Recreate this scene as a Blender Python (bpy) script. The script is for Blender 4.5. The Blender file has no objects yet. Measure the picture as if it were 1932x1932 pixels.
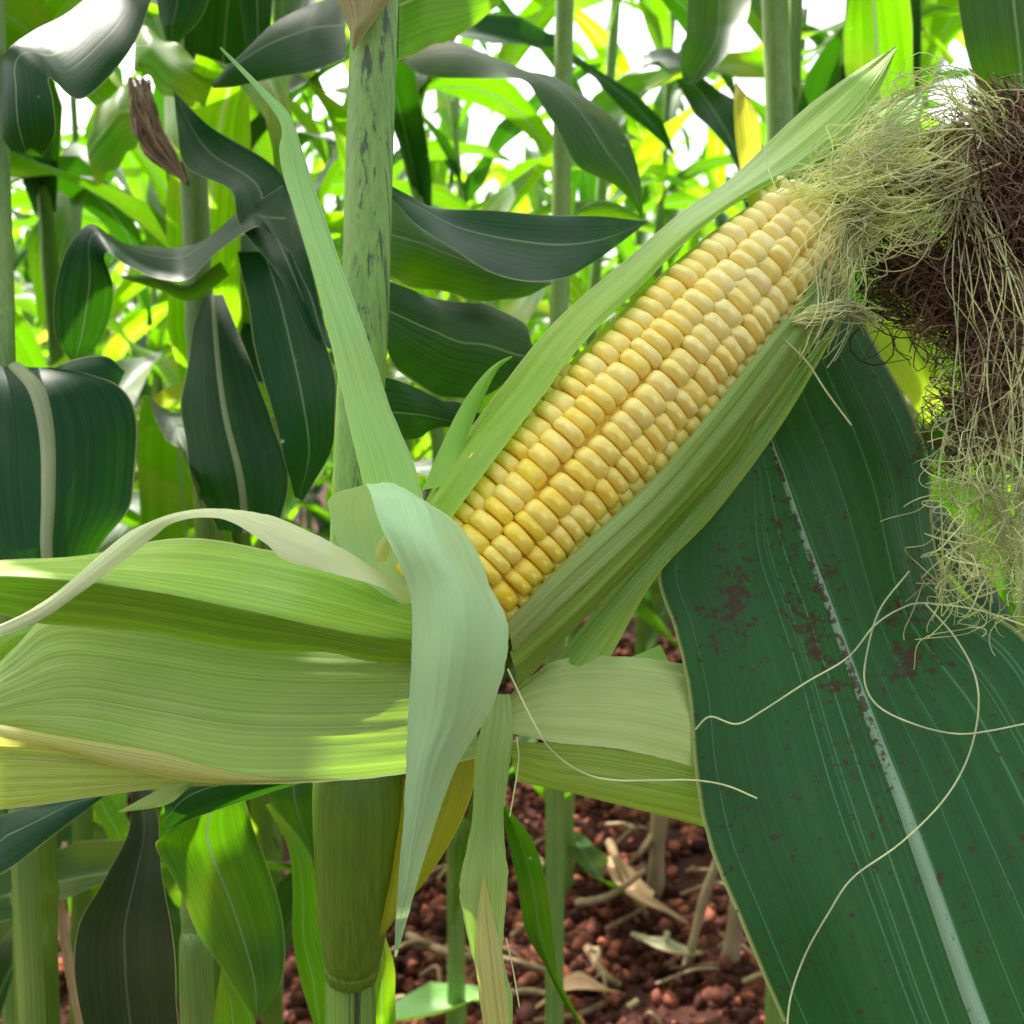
import bpy, math, random
import numpy as np
from mathutils import Vector, Matrix, noise
R = math.radians
rng = random.Random(7)

# ------------------------------------------------------------------ camera, sky, sun, exposure
S = bpy.context.scene
COL = S.collection
CAM_H, PITCH, FOV = 0.85, -6.0, 50.0
cd = bpy.data.cameras.new("camera"); cam = bpy.data.objects.new("camera", cd); COL.objects.link(cam)
cam.location = (0, 0, CAM_H); cam.rotation_euler = (R(90 + PITCH), 0, 0)
cd.sensor_width = 36; cd.lens = 18 / math.tan(R(FOV / 2)); cd.clip_start = 0.01; cd.clip_end = 500
cd.dof.use_dof = True; cd.dof.focus_distance = 0.30; cd.dof.aperture_fstop = 25
S.camera = cam
SUN = Vector((-0.42, 0.62, 1.0)).normalized()
w = bpy.data.worlds.new("World"); S.world = w; w.use_nodes = True
nt = w.node_tree; bg = nt.nodes["Background"]
sky = nt.nodes.new("ShaderNodeTexSky"); sky.sky_type = 'NISHITA'; sky.sun_disc = False
sky.sun_elevation = math.asin(SUN.z); sky.sun_rotation = math.atan2(SUN.x, SUN.y)
sky.dust_density = 7.0; sky.air_density = 1.0; sky.ozone_density = 1.0
hs = nt.nodes.new('ShaderNodeHueSaturation'); hs.inputs['Saturation'].default_value = .45   # hazy white sky
nt.links.new(sky.outputs[0], hs.inputs['Color']); nt.links.new(hs.outputs[0], bg.inputs[0]); bg.inputs[1].default_value = 0.15
sl = bpy.data.lights.new("sun", 'SUN'); sl.energy = 3.4; sl.angle = R(0.5); sl.color = (1, .95, .87)
so = bpy.data.objects.new("sun", sl); COL.objects.link(so)
so.rotation_euler = SUN.to_track_quat('Z', 'Y').to_euler()
S.view_settings.view_transform = 'Standard'; S.view_settings.look = 'None'
S.view_settings.exposure = 1.8; S.view_settings.gamma = 1
S.cycles.use_denoising = True
S.cycles.max_bounces = 10; S.cycles.diffuse_bounces = 5; S.cycles.transmission_bounces = 8; S.cycles.transparent_max_bounces = 8
S.cycles.sample_clamp_indirect = 8

# ------------------------------------------------------------------ helpers
TH = math.tan(R(FOV / 2)); cp, sp = math.cos(R(PITCH)), math.sin(R(PITCH))
def P(x, y, d):
    """photo position (1932 px wide) and distance in cm -> point in the field"""
    d = d / 100.0
    a = (x - 966) / 966 * TH * d; b = (966 - y) / 966 * TH * d
    return np.array((a, d * cp - b * sp, CAM_H + d * sp + b * cp))
def cr(pts, n):
    """Catmull-Rom through rows of pts (k,...) -> (n,...)"""
    pts = np.asarray(pts, float); k = len(pts)
    ext = np.concatenate([[2 * pts[0] - pts[1]], pts, [2 * pts[-1] - pts[-2]]])
    out = []
    for t in np.linspace(0, k - 1, n):
        i = min(int(t), k - 2); f = t - i
        a, b, c, d = ext[i], ext[i + 1], ext[i + 2], ext[i + 3]
        out.append(.5 * (2 * b + (c - a) * f + (2 * a - 5 * b + 4 * c - d) * f * f + (3 * b - a - 3 * c + d) * f ** 3))
    return np.array(out)

LOC = {}
def tag(o, label=None, cat=None, group=None, kind=None):
    if label: o['label'] = label
    if cat: o['category'] = cat
    if group: o['group'] = group
    if kind: o['kind'] = kind
    return o
def empty(name, loc, label, cat, group=None):
    o = bpy.data.objects.new(name, None); COL.objects.link(o); o.location = tuple(loc)
    o.empty_display_size = .02
    LOC[o] = np.array(loc, float)
    return tag(o, label, cat, group)
def build(name, V, F, mat, parent=None, uv=None, smooth=True, attr=None, origin=None):
    V = np.asarray(V, float)
    if parent is not None: org = LOC[parent]
    else: org = np.array(origin if origin is not None else V.mean(0))
    me = bpy.data.meshes.new(name); me.from_pydata((V - org).tolist(), [], F)
    if uv is not None:
        ul = me.uv_layers.new(name="UVMap")
        vi = np.empty(len(me.loops), int); me.loops.foreach_get("vertex_index", vi)
        ul.data.foreach_set("uv", np.asarray(uv, float)[vi].ravel())
    if attr is not None:
        at = me.attributes.new("tone", 'FLOAT', 'POINT'); at.data.foreach_set("value", np.asarray(attr, float))
    if smooth: me.polygons.foreach_set("use_smooth", [True] * len(me.polygons))
    me.materials.append(mat); me.update()
    o = bpy.data.objects.new(name, me); COL.objects.link(o)
    if parent is not None: o.parent = parent
    else: o.location = tuple(org)
    LOC[o] = org
    return o
def gridF(n, m, off=0, close=False):
    F = []
    for i in range(n - 1):
        for j in range(m if close else m - 1):
            j2 = (j + 1) % m
            F.append((off + i * m + j, off + i * m + j2, off + (i + 1) * m + j2, off + (i + 1) * m + j))
    return F
def patch(secs, n=40, m=15, bulge=0.0, crinkle=0.0, wave=0.0, seed=0, ridge=0.0, pleat=0.0, npleat=7):
    """secs: rows of across-points ((x,y,d),...) all the same count. bulge etc. in cm, towards the camera."""
    g = np.array([[P(*p) for p in row] for row in secs])
    g = cr(g, n)                                   # along
    g = np.swapaxes(cr(np.swapaxes(g, 0, 1), m), 0, 1)   # across
    T = np.gradient(g, axis=0); A = np.gradient(g, axis=1)
    N = np.cross(T, A); ln = np.linalg.norm(N, axis=2, keepdims=True); N /= np.maximum(ln, 1e-12)
    camv = np.array((0, 0, CAM_H)) - g[n // 2, m // 2]
    if np.dot(N[n // 2, m // 2], camv) < 0: N = -N
    s = np.linspace(0, 1, m)[None, :]; t = np.linspace(0, 1, n)[:, None]
    prof = bulge * 4 * s * (1 - s) * np.clip(np.sin(np.pi * np.clip(t, 0.02, 0.98)) * 1.6, 0, 1)
    prof = prof + ridge * np.exp(-((s - .5) / .035) ** 2)
    edge = np.abs(2 * s - 1) ** 3
    prof = prof + wave * edge * np.sin(t * 17 + seed + 2.2 * (s > .5)) * np.minimum(1, 6 * t * (1 - t) + .05)
    prof = prof + pleat * (np.sin(s * np.pi * 2 * npleat + seed + 1.5 * np.sin(t * 3 + seed)) + .5 * np.sin(s * np.pi * 2 * npleat * 2.3 + seed * 2)) * np.clip(4 * t * (1 - t) + .25, 0, 1)
    if crinkle:
        cz = np.array([[noise.noise(Vector((j * .35 + seed * 3.1, i * 4.0 / n + seed, 0))) + .5 * noise.noise(Vector((j * .9, i * 10.0 / n + seed, 4))) for j in range(m)] for i in range(n)])
        prof = prof + crinkle * cz
    g = g + N * (prof / 100)[..., None]
    if crinkle:
        for j, sg in ((0, -1), (m - 1, 1)):
            e_ = np.array([noise.noise(Vector((i * .35, seed * 5 + j, 1))) + .6 * noise.noise(Vector((i * 1.3, seed + j, 2))) for i in range(n)])
            An = A[:, j] / np.maximum(np.linalg.norm(A[:, j], axis=1, keepdims=True), 1e-9)
            g[:, j] += An * (sg * e_ * .0004 * np.sin(np.pi * np.linspace(0, 1, n)))[:, None]
    seg = np.linalg.norm(np.diff(g[:, m // 2], axis=0), axis=1); al = np.concatenate([[0], np.cumsum(seg)])
    uv = np.zeros((n, m, 2)); uv[..., 0] = s; uv[..., 1] = al[:, None] * 10
    return g.reshape(-1, 3), gridF(n, m), uv.reshape(-1, 2)
def E(L, Rr, dl, dr=None, mid=None):
    """two edge polylines and depths -> sections"""
    dr = dl if dr is None else dr
    n = len(L)
    f = lambda q, i: q[i] if isinstance(q, (list, tuple)) else q
    out = []
    for i in range(n):
        a = (*L[i], f(dl, i)); b = (*Rr[i], f(dr, i))
        if mid is None: out.append([a, b])
        else: out.append([a, ((a[0] + b[0]) / 2, (a[1] + b[1]) / 2, (a[2] + b[2]) / 2 + f(mid, i)), b])
    return out
def rib_on(V, n, m, w0, w1, h=.35):
    """a raised midrib following the middle of a patched leaf"""
    g = V.reshape(n, m, 3); c = g[:, m // 2]; T = np.gradient(c, axis=0); A = g[:, m // 2 + 1] - g[:, m // 2 - 1]
    A /= np.linalg.norm(A, axis=1, keepdims=True); N = np.cross(T, A); N /= np.linalg.norm(N, axis=1, keepdims=True)
    if np.dot(N[n // 2], np.array((0, 0, CAM_H)) - c[n // 2]) < 0: N = -N
    out = []; uv = []; al = np.concatenate([[0], np.cumsum(np.linalg.norm(np.diff(c, axis=0), axis=1))])
    for i in range(n):
        wd = w0 + (w1 - w0) * i / (n - 1)
        for j in range(9):
            q = j / 4 - 1; out.append(c[i] + A[i] * q * wd + N[i] * (wd * h * (1 - abs(q) ** 2.2) + .0001)); uv.append((j / 8, al[i] * 10))
    return np.array(out), gridF(n, 9), np.array(uv)
def tube(path, rad, k=6, seed=0, rough=0.0):
    path = np.asarray(path, float); n = len(path)
    rad = np.broadcast_to(rad, (n,))
    T = np.gradient(path, axis=0); T /= np.maximum(np.linalg.norm(T, axis=1, keepdims=True), 1e-9)
    ref = np.array((0.3, 1, 0.2)) if abs(T[0][1]) < .8 else np.array((1, 0, .3))
    U = np.cross(T, ref); U /= np.maximum(np.linalg.norm(U, axis=1, keepdims=True), 1e-9)
    W = np.cross(T, U)
    a = np.linspace(0, 2 * np.pi, k, endpoint=False)
    V = path[:, None] + rad[:, None, None] * (np.cos(a)[None, :, None] * U[:, None] + np.sin(a)[None, :, None] * W[:, None])
    al = np.concatenate([[0], np.cumsum(np.linalg.norm(np.diff(path, axis=0), axis=1))])
    uv = np.zeros((n, k, 2)); uv[..., 0] = np.linspace(0, 1, k)[None]; uv[..., 1] = al[:, None] * 10
    return V.reshape(-1, 3), uv.reshape(-1, 2)
class Bag:
    def __init__(s): s.V = []; s.F = []; s.U = []; s.A = []; s.n = 0
    def add(s, V, F, uv=None, a=0.5):
        s.V.append(V); s.F += [tuple(i + s.n for i in f) for f in F]; s.n += len(V)
        s.U.append(uv if uv is not None else np.zeros((len(V), 2))); s.A.append(np.full(len(V), a))
    def tube(s, path, rad, k=5, a=0.5):
        V, uv = tube(path, rad, k); s.add(V, gridF(len(path), k, 0, True), uv, a)
    def build(s, name, mat, parent=None, **kw):
        return build(name, np.concatenate(s.V), s.F, mat, parent, uv=np.concatenate(s.U), attr=np.concatenate(s.A), **kw)

# ------------------------------------------------------------------ materials
class NB:
    def __init__(s, name):
        s.m = bpy.data.materials.new(name); s.m.use_nodes = True; s.t = s.m.node_tree
        s.t.nodes.clear(); s.out = s.n('ShaderNodeOutputMaterial')
    def n(s, typ, **kw):
        nd = s.t.nodes.new(typ)
        for k, v in kw.items(): setattr(nd, k, v)
        return nd
    def l(s, a, b): s.t.links.new(a, b)
    def val(s, sock, v):
        if isinstance(v, bpy.types.NodeSocket): s.l(v, sock)
        elif isinstance(v, (tuple, list)): sock.default_value = (*v, 1) if len(v) == 3 and sock.type == 'RGBA' else v
        else: sock.default_value = v
    def math(s, op, a, b=0.0, c=None, clamp=False):
        nd = s.n('ShaderNodeMath', operation=op, use_clamp=clamp); s.val(nd.inputs[0], a); s.val(nd.inputs[1], b)
        if c is not None: s.val(nd.inputs[2], c)
        return nd.outputs[0]
    def mix(s, f, a, b, typ='MIX'):
        nd = s.n('ShaderNodeMix', data_type='RGBA', blend_type=typ, clamp_factor=True)
        s.val(nd.inputs[0], f); s.val(nd.inputs[6], a); s.val(nd.inputs[7], b); return nd.outputs[2]
    def ramp(s, v, a, b, lo=0.0, hi=1.0):
        nd = s.n('ShaderNodeMapRange', clamp=True); nd.interpolation_type = 'SMOOTHSTEP'
        s.val(nd.inputs[0], v); nd.inputs[1].default_value = a; nd.inputs[2].default_value = b
        nd.inputs[3].default_value = lo; nd.inputs[4].default_value = hi; return nd.outputs[0]
    def noise(s, vec, scale=1.0, det=2.0, rough=.5):
        nd = s.n('ShaderNodeTexNoise'); s.val(nd.inputs['Vector'], vec)
        nd.inputs['Scale'].default_value = scale; nd.inputs['Detail'].default_value = det; nd.inputs['Roughness'].default_value = rough
        return nd.outputs[0]
    def xyz(s, x, y, z):
        nd = s.n('ShaderNodeCombineXYZ'); s.val(nd.inputs[0], x); s.val(nd.inputs[1], y); s.val(nd.inputs[2], z); return nd.outputs[0]
    def uv(s):
        u = s.n('ShaderNodeUVMap', uv_map="UVMap"); q = s.n('ShaderNodeSeparateXYZ'); s.l(u.outputs[0], q.inputs[0]); return q.outputs[0], q.outputs[1]
    def obj(s): return s.n('ShaderNodeTexCoord').outputs['Object']

def leaf_mat(name, c1, c2, tcol, tf=0.35, rough=.4, spec=.5, stripes=26, sdepth=.25, rib=None, ribw=.03, edge=None,
             blotch=None, blotch_amt=0.0, bump=.25, sheen=0.0, spots=0.0, dust=0.0, lines=0.0):
    b = NB(name); u, v = b.uv(); ob = b.obj()
    rnd = b.n('ShaderNodeObjectInfo').outputs['Random']; seed = b.math('MULTIPLY', rnd, 37.0)
    fine = b.noise(b.xyz(b.math('MULTIPLY', u, float(stripes)), b.math('MULTIPLY', v, .14), seed), 1.0, 3, .6)
    fine2 = b.noise(b.xyz(b.math('MULTIPLY', u, stripes * 4.0), b.math('MULTIPLY', v, .2), seed), 1.0, 1, .5)
    st = b.math('ADD', b.math('MULTIPLY', fine, .6), b.math('MULTIPLY', fine2, .4))
    mot = b.noise(ob, 22, 3, .55)
    col = b.mix(b.ramp(mot, .3, .7), c1, c2)
    k = b.ramp(st, .3, .7, 1 - sdepth, 1 + sdepth)
    col = b.mix(1.0, col, b.xyz(k, k, k), 'MULTIPLY')
    tc = b.mix(1.0, tcol, b.xyz(k, k, k), 'MULTIPLY')
    if lines:
        ln = b.noise(b.xyz(b.math('MULTIPLY', u, 110.0), b.math('MULTIPLY', v, .06), 3.3), 1.0, 0, .5)
        lm = b.math('MULTIPLY', b.ramp(ln, .66, .74), lines); col = b.mix(lm, col, (.16, .34, .17))
    hue = b.ramp(rnd, 0, 1, .75, 1.2)
    col = b.mix(1.0, col, b.xyz(hue, 1, 1), 'MULTIPLY')
    tfac = tf
    if blotch:
        bm = b.math('MULTIPLY', b.ramp(b.noise(ob, 9, 3, .6), .48, .68), blotch_amt)
        col = b.mix(bm, col, blotch); tc = b.mix(bm, tc, blotch)
    if edge:
        em = b.ramp(b.math('ABSOLUTE', b.math('SUBTRACT', u, .5)), .485, .497)
        col = b.mix(em, col, edge); tc = b.mix(em, tc, edge)
    if rib:
        ww = b.ramp(v, 0, 7, ribw * .5, ribw * 1.2)
        du = b.math('ABSOLUTE', b.math('SUBTRACT', u, .5))
        rm = b.ramp(b.math('DIVIDE', du, ww), .6, 1.1, 1.0, 0.0)
        col = b.mix(rm, col, rib); tc = b.mix(rm, tc, rib)
    if dust:
        d1 = b.noise(ob, 330, 4, .7); d2 = b.noise(ob, 11, 2, .5)
        dm = b.math('MULTIPLY', b.ramp(d1, .47, .56), b.ramp(d2, .40, .52)); dm = b.math('MULTIPLY', b.ramp(b.math('ADD', d1, b.math('MULTIPLY', b.n('ShaderNodeAttribute', attribute_name='tone').outputs['Fac'], .22)), .60, .675), dust)
        col = b.mix(b.math('MULTIPLY', dm, .85), col, (.075, .034, .014)); tc = b.mix(dm, tc, (.05, .02, .01))
    if spots:
        vo = b.n('ShaderNodeTexVoronoi'); b.l(ob, vo.inputs['Vector']); vo.inputs['Scale'].default_value = 55
        sm = b.math('MULTIPLY', b.ramp(vo.outputs['Distance'], .03, .06, 1, 0), b.ramp(b.noise(ob, 7, 2), .5, .6))
        sm = b.math('MULTIPLY', sm, spots)
        col = b.mix(sm, col, (.55, .62, .35)); tc = b.mix(sm, tc, (.9, 1, .4))
    bp = b.n('ShaderNodeBump'); bp.inputs['Strength'].default_value = bump; bp.inputs['Distance'].default_value = .0006
    b.l(st, bp.inputs['Height'])
    pr = b.n('ShaderNodeBsdfPrincipled'); b.l(col, pr.inputs['Base Color']); b.l(bp.outputs[0], pr.inputs['Normal'])
    b.val(pr.inputs['Roughness'], b.ramp(mot, .3, .7, rough - .06, rough + .08)); pr.inputs['Specular IOR Level'].default_value = spec
    if sheen:
        pr.inputs['Sheen Weight'].default_value = sheen; pr.inputs['Sheen Roughness'].default_value = .4
    tr = b.n('ShaderNodeBsdfTranslucent'); b.l(tc, tr.inputs[0]); b.l(bp.outputs[0], tr.inputs['Normal'])
    mx = b.n('ShaderNodeMixShader'); b.val(mx.inputs[0], tfac); b.l(pr.outputs[0], mx.inputs[1]); b.l(tr.outputs[0], mx.inputs[2])
    b.l(mx.outputs[0], b.out.inputs[0]); return b.m

M = {}
RIB = (.20, .30, .12)
M['leaf'] = leaf_mat('corn leaf', (.011, .046, .009), (.022, .072, .008), (.18, .52, .003), .34, .5, .18, 20, .25, rib=RIB, ribw=.03, edge=(.3, .35, .08), blotch=(.4, .42, .04), blotch_amt=.3, spots=.6)
M['leaf_blue'] = leaf_mat('waxy corn leaf', (.007, .040, .017), (.014, .054, .015), (.08, .36, .004), .16, .45, .14, 26, .3, rib=RIB, ribw=.025, edge=(.35, .36, .14), spots=.8)
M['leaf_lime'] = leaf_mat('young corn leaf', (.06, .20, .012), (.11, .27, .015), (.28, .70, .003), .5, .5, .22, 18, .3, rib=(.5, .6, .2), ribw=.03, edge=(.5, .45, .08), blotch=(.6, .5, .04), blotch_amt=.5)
M['leaf_brown'] = leaf_mat('dull brownish leaf', (.022, .036, .012), (.036, .046, .016), (.06, .14, .01), .15, .6, .12, 24, .15, rib=(.09, .10, .06), edge=(.3, .3, .1), spots=1)  # dark brownish green with little gloss
M['leaf_big'] = leaf_mat('large dusty corn leaf', (.018, .085, .016), (.030, .110, .024), (.08, .34, .004), .16, .5, .3, 34, .16, edge=(.36, .42, .12), dust=1.0, lines=.5, bump=.5)
M['rib'] = leaf_mat('slim midrib', (.20, .30, .13), (.28, .36, .18), (.3, .5, .1), .15, .5, .3, 4, .12)
M['rib_big'] = leaf_mat('leaf midrib', (.34, .44, .24), (.42, .50, .30), (.5, .6, .3), .15, .5, .3, 4, .12, dust=1.0)
M['leaf_yellow'] = leaf_mat('yellowing leaf', (.45, .5, .06), (.5, .45, .08), (.8, .8, .05), .5, .5, .3, 16, .3, blotch=(.3, .16, .05), blotch_amt=.4)
M['collar'] = leaf_mat('dry sheath collar', (.36, .40, .18), (.48, .48, .26), (.4, .4, .15), .2, .6, .2, 30, .3)
M['dry'] = leaf_mat('dry leaf', (.42, .30, .17), (.52, .40, .24), (.5, .35, .15), .25, .6, .2, 14, .35)
M['husk'] = leaf_mat('pale husk', (.30, .52, .14), (.44, .62, .22), (.44, .80, .05), .36, .42, .35, 60, .2, bump=.45, edge=(.62, .68, .36))
M['husk_pale'] = leaf_mat('pale strip husk', (.46, .69, .22), (.55, .76, .28), (.56, .76, .18), .3, .5, .3, 50, .14, bump=.35, edge=(.62, .68, .36))
M['husk_white'] = leaf_mat('whitish inner husk', (.61, .74, .38), (.69, .79, .43), (.60, .76, .26), .33, .42, .35, 60, .08, bump=.3, sheen=.1)
M['husk_green'] = leaf_mat('green husk', (.24, .46, .045), (.35, .55, .08), (.38, .74, .015), .30, .42, .35, 50, .3, bump=.55, edge=(.55, .6, .2))
M['husk_outer'] = leaf_mat('outer husk', (.38, .54, .11), (.51, .64, .20), (.46, .66, .05), .35, .45, .35, 50, .35, bump=.6, edge=(.5, .5, .2), blotch=(.45, .42, .12), blotch_amt=.3)
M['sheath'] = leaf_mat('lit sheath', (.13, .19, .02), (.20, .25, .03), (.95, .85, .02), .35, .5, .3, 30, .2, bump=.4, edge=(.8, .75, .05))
M['husk_yellow'] = leaf_mat('yellow husk', (.55, .60, .18), (.62, .64, .26), (.8, .8, .15), .45, .42, .3, 26, .35, bump=.5)

def stalk_mat(name, c1, c2, stain=0.0, dark=(.02, .015, .02)):
    b = NB(name); u, v = b.uv(); ob = b.obj()
    q = b.n('ShaderNodeSeparateXYZ'); b.l(ob, q.inputs[0])
    st = b.noise(b.xyz(b.math('MULTIPLY', q.outputs[0], 900.), b.math('MULTIPLY', q.outputs[1], 900.), b.math('MULTIPLY', q.outputs[2], 6.)), 1, 3, .6)
    mot = b.noise(ob, 14, 3, .55)
    col = b.mix(b.ramp(mot, .3, .7), c1, c2); k = b.ramp(st, .3, .7, .8, 1.15)
    col = b.mix(1.0, col, b.xyz(k, k, k), 'MULTIPLY')
    if stain:
        s2 = b.noise(b.xyz(b.math('MULTIPLY', q.outputs[0], 420.), b.math('MULTIPLY', q.outputs[1], 420.), b.math('MULTIPLY', q.outputs[2], 8.)), 1, 4, .7)
        side = b.ramp(b.math('ADD', q.outputs[0], b.math('MULTIPLY', b.noise(ob, 30), .006)), .0028, .0058)
        sm = b.math('MULTIPLY', b.math('MULTIPLY', b.ramp(s2, .53, .62), side), stain)
        col = b.mix(sm, col, dark)
    pr = b.n('ShaderNodeBsdfPrincipled'); b.l(col, pr.inputs['Base Color']); pr.inputs['Roughness'].default_value = .42
    pr.inputs['Subsurface Weight'].default_value = .15; pr.inputs['Subsurface Radius'].default_value = (.004, .006, .002)
    bp = b.n('ShaderNodeBump'); bp.inputs['Strength'].default_value = .3; bp.inputs['Distance'].default_value = .0005
    b.l(st, bp.inputs['Height']); b.l(bp.outputs[0], pr.inputs['Normal'])
    b.l(pr.outputs[0], b.out.inputs[0]); return b.m
M['stalk'] = stalk_mat('corn stalk', (.16, .30, .06), (.24, .36, .07))
M['stalk_main'] = stalk_mat('main stalk', (.17, .34, .05), (.24, .41, .07), .8)
M['stalk_olive'] = stalk_mat('olive stalk', (.09, .19, .012), (.15, .25, .016))
M['stalk_dry'] = stalk_mat('dry stalk', (.30, .21, .12), (.42, .32, .18))

def kernel_mat():
    b = NB('kernel'); at = b.n('ShaderNodeAttribute', attribute_name="tone").outputs['Fac']
    ob = b.obj()
    col = b.mix(at, (.97, .70, .03), (.97, .88, .42))
    col = b.mix(b.ramp(b.noise(ob, 500, 2), .4, .7, 0, .15), col, (.92, .82, .52))
    pr = b.n('ShaderNodeBsdfPrincipled'); b.l(col, pr.inputs['Base Color'])
    pr.inputs['Roughness'].default_value = .24; pr.inputs['Specular IOR Level'].default_value = .5
    pr.inputs['Subsurface Weight'].default_value = .35; pr.inputs['Subsurface Radius'].default_value = (1.0, .75, .2); pr.inputs['Subsurface Scale'].default_value = .0034
    b.l(pr.outputs[0], b.out.inputs[0]); return b.m
M['kernel'] = kernel_mat()
def simple(name, c1, c2, rough=.5, sss=0, trans=0.0, scale=60, spec=.15):
    b = NB(name); at = b.n('ShaderNodeAttribute', attribute_name="tone").outputs['Fac']
    col = b.mix(at, c1, c2); n = b.ramp(b.noise(b.obj(), scale, 3), .3, .7, .8, 1.2); col = b.mix(1.0, col, b.xyz(n, n, n), 'MULTIPLY')
    pr = b.n('ShaderNodeBsdfPrincipled'); b.l(col, pr.inputs['Base Color']); pr.inputs['Roughness'].default_value = rough; pr.inputs['Specular IOR Level'].default_value = spec
    if sss: pr.inputs['Subsurface Weight'].default_value = sss; pr.inputs['Subsurface Radius'].default_value = (.004, .003, .001)
    if trans:
        tr = b.n('ShaderNodeBsdfTranslucent'); b.l(col, tr.inputs[0]); mx = b.n('ShaderNodeMixShader'); mx.inputs[0].default_value = trans
        b.l(pr.outputs[0], mx.inputs[1]); b.l(tr.outputs[0], mx.inputs[2]); b.l(mx.outputs[0], b.out.inputs[0])
    else: b.l(pr.outputs[0], b.out.inputs[0])
    return b.m
M['cob'] = simple('cob', (.90, .62, .08), (.9, .7, .12))
M['silk'] = simple('fresh silk', (.80, .82, .38), (.94, .97, .64), .35, 0, .5)
M['silk_gold'] = simple('golden silk', (.50, .34, .09), (.78, .68, .28), .35, 0, .25)
M['silk_brown'] = simple('dried silk', (.10, .055, .032), (.32, .21, .12), .7)
M['soil'] = simple('red soil', (.016, .006, .004), (.060, .018, .011), .9, scale=25)
M['clod'] = simple('red soil crumbs', (.040, .012, .008), (.34, .105, .06), .85, scale=120)
M['straw'] = simple('straw', (.16, .10, .05), (.40, .30, .17), .6)

# ------------------------------------------------------------------ ground
def ground():
    n = 150; V = []; 
    for i in range(n):
        for j in range(n):
            a = (i / (n - 1)); y = -3 + 1.5 * a + 58 * a ** 3.2 if a > 0 else -3
            x = (j / (n - 1) * 2 - 1); x = 3.0 * x + 37 * x ** 5
            z = .035 * noise.noise(Vector((x * 2.1, y * 2.1, 0))) + .03 * noise.noise(Vector((x * 7, y * 7, 3))) + .012 * noise.noise(Vector((x * 20, y * 20, 3)))
            V.append((x, y, z if abs(x) < 6 and y < 8 else 0))
    A = [noise.noise(Vector((v[0] * 9, v[1] * 9, 7))) * .8 + .5 for v in V]
    tag(build("ground", V, gridF(n, n), M['soil'], attr=A, origin=(0, 0, 0)), kind='structure')
    bag = Bag(); r = random.Random(3)
    ph = (1 + 5 ** .5) / 2
    ico = np.array([(-1, ph, 0), (1, ph, 0), (-1, -ph, 0), (1, -ph, 0), (0, -1, ph), (0, 1, ph), (0, -1, -ph), (0, 1, -ph), (ph, 0, -1), (ph, 0, 1), (-ph, 0, -1), (-ph, 0, 1)]) / 1.9
    icf = [(0, 11, 5), (0, 5, 1), (0, 1, 7), (0, 7, 10), (0, 10, 11), (1, 5, 9), (5, 11, 4), (11, 10, 2), (10, 7, 6), (7, 1, 8), (3, 9, 4), (3, 4, 2), (3, 2, 6), (3, 6, 8), (3, 8, 9), (4, 9, 5), (2, 4, 11), (6, 2, 10), (8, 6, 7), (9, 8, 1)]
    for i in range(44000):
        y = 1.2 + 2.6 * r.random() ** 1.6; x = r.uniform(-.42, .36) * y if i % 3 else r.uniform(-1.1, 1.1) * y
        cl = noise.noise(Vector((x * 3.5, y * 3.5, 9)))
        if cl < -.4 + r.random() * .35: continue
        s = .0035 + .011 * r.random() ** 1.9 * (1 + .5 * (r.random() ** 6))
        V = ico * s * np.array([r.uniform(.7, 1.2) for _ in range(3)]) * (1 + .9 * (np.array([[r.random()] for _ in range(12)]) - .5))
        V = V + np.array((x, y, .035 * noise.noise(Vector((x * 2.1, y * 2.1, 0))) + .03 * noise.noise(Vector((x * 7, y * 7, 3))) + .012 * noise.noise(Vector((x * 20, y * 20, 3))) + s * r.uniform(.2, .9)))
        bag.add(V, icf, None, r.random() ** 3.5)
    tag(bag.build("soil_crumbs", M['clod'], origin=(0, 2, 0)), "loose red soil crumbs strewn over the ground between the stalks", "soil", kind='stuff')
ground()

# ------------------------------------------------------------------ generic corn plants
def leaf_mesh(L, W, a0, droop, seed, az, n=16, m=7, twist=0.0, z0=0.0, off=(0, 0)):
    r = random.Random(seed); p = np.array((off[0], off[1], z0)); ang = a0; pts = []; fr = []
    ds = L / (n - 1); side = r.uniform(-.25, .25)
    azz = az
    for i in range(n):
        t = i / (n - 1); pts.append(p.copy()); d = np.array((math.sin(ang) * math.cos(azz), math.sin(ang) * math.sin(azz), math.cos(ang)))
        fr.append((d, azz, ang)); p = p + d * ds
        ang += droop / n * (.4 + 1.7 * t) * (1 + .4 * math.sin(seed + 5 * t)); azz += side / n
    V = np.zeros((n, m, 3)); U = np.zeros((n, m, 2)); ph = r.uniform(0, 6); fq = r.uniform(16, 24)
    for i in range(n):
        t = i / (n - 1); d, az_, an_ = fr[i]
        wid = W * (min(1, .35 + t * 4) * (1 - t ** 2.6) + .01)
        S_ = np.array((-math.sin(az_), math.cos(az_), 0)); N = np.cross(d, S_)
        tw = twist * t * t; S2 = S_ * math.cos(tw) + N * math.sin(tw); N2 = np.cross(d, S2)
        for j in range(m):
            s = j / (m - 1) * 2 - 1
            h = -abs(s) ** 1.4 * wid * .22 * (1 - .6 * t)
            h += .011 * abs(s) ** 3 * math.sin(t * fq + ph + (1.8 if s > 0 else 0)) * min(1, 5 * t)
            V[i, j] = pts[i] + S2 * s * wid * .5 - N2 * h
            U[i, j] = ((s + 1) / 2, t * L * 10)
    return V.reshape(-1, 3), gridF(n, m), U.reshape(-1, 2)
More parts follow.
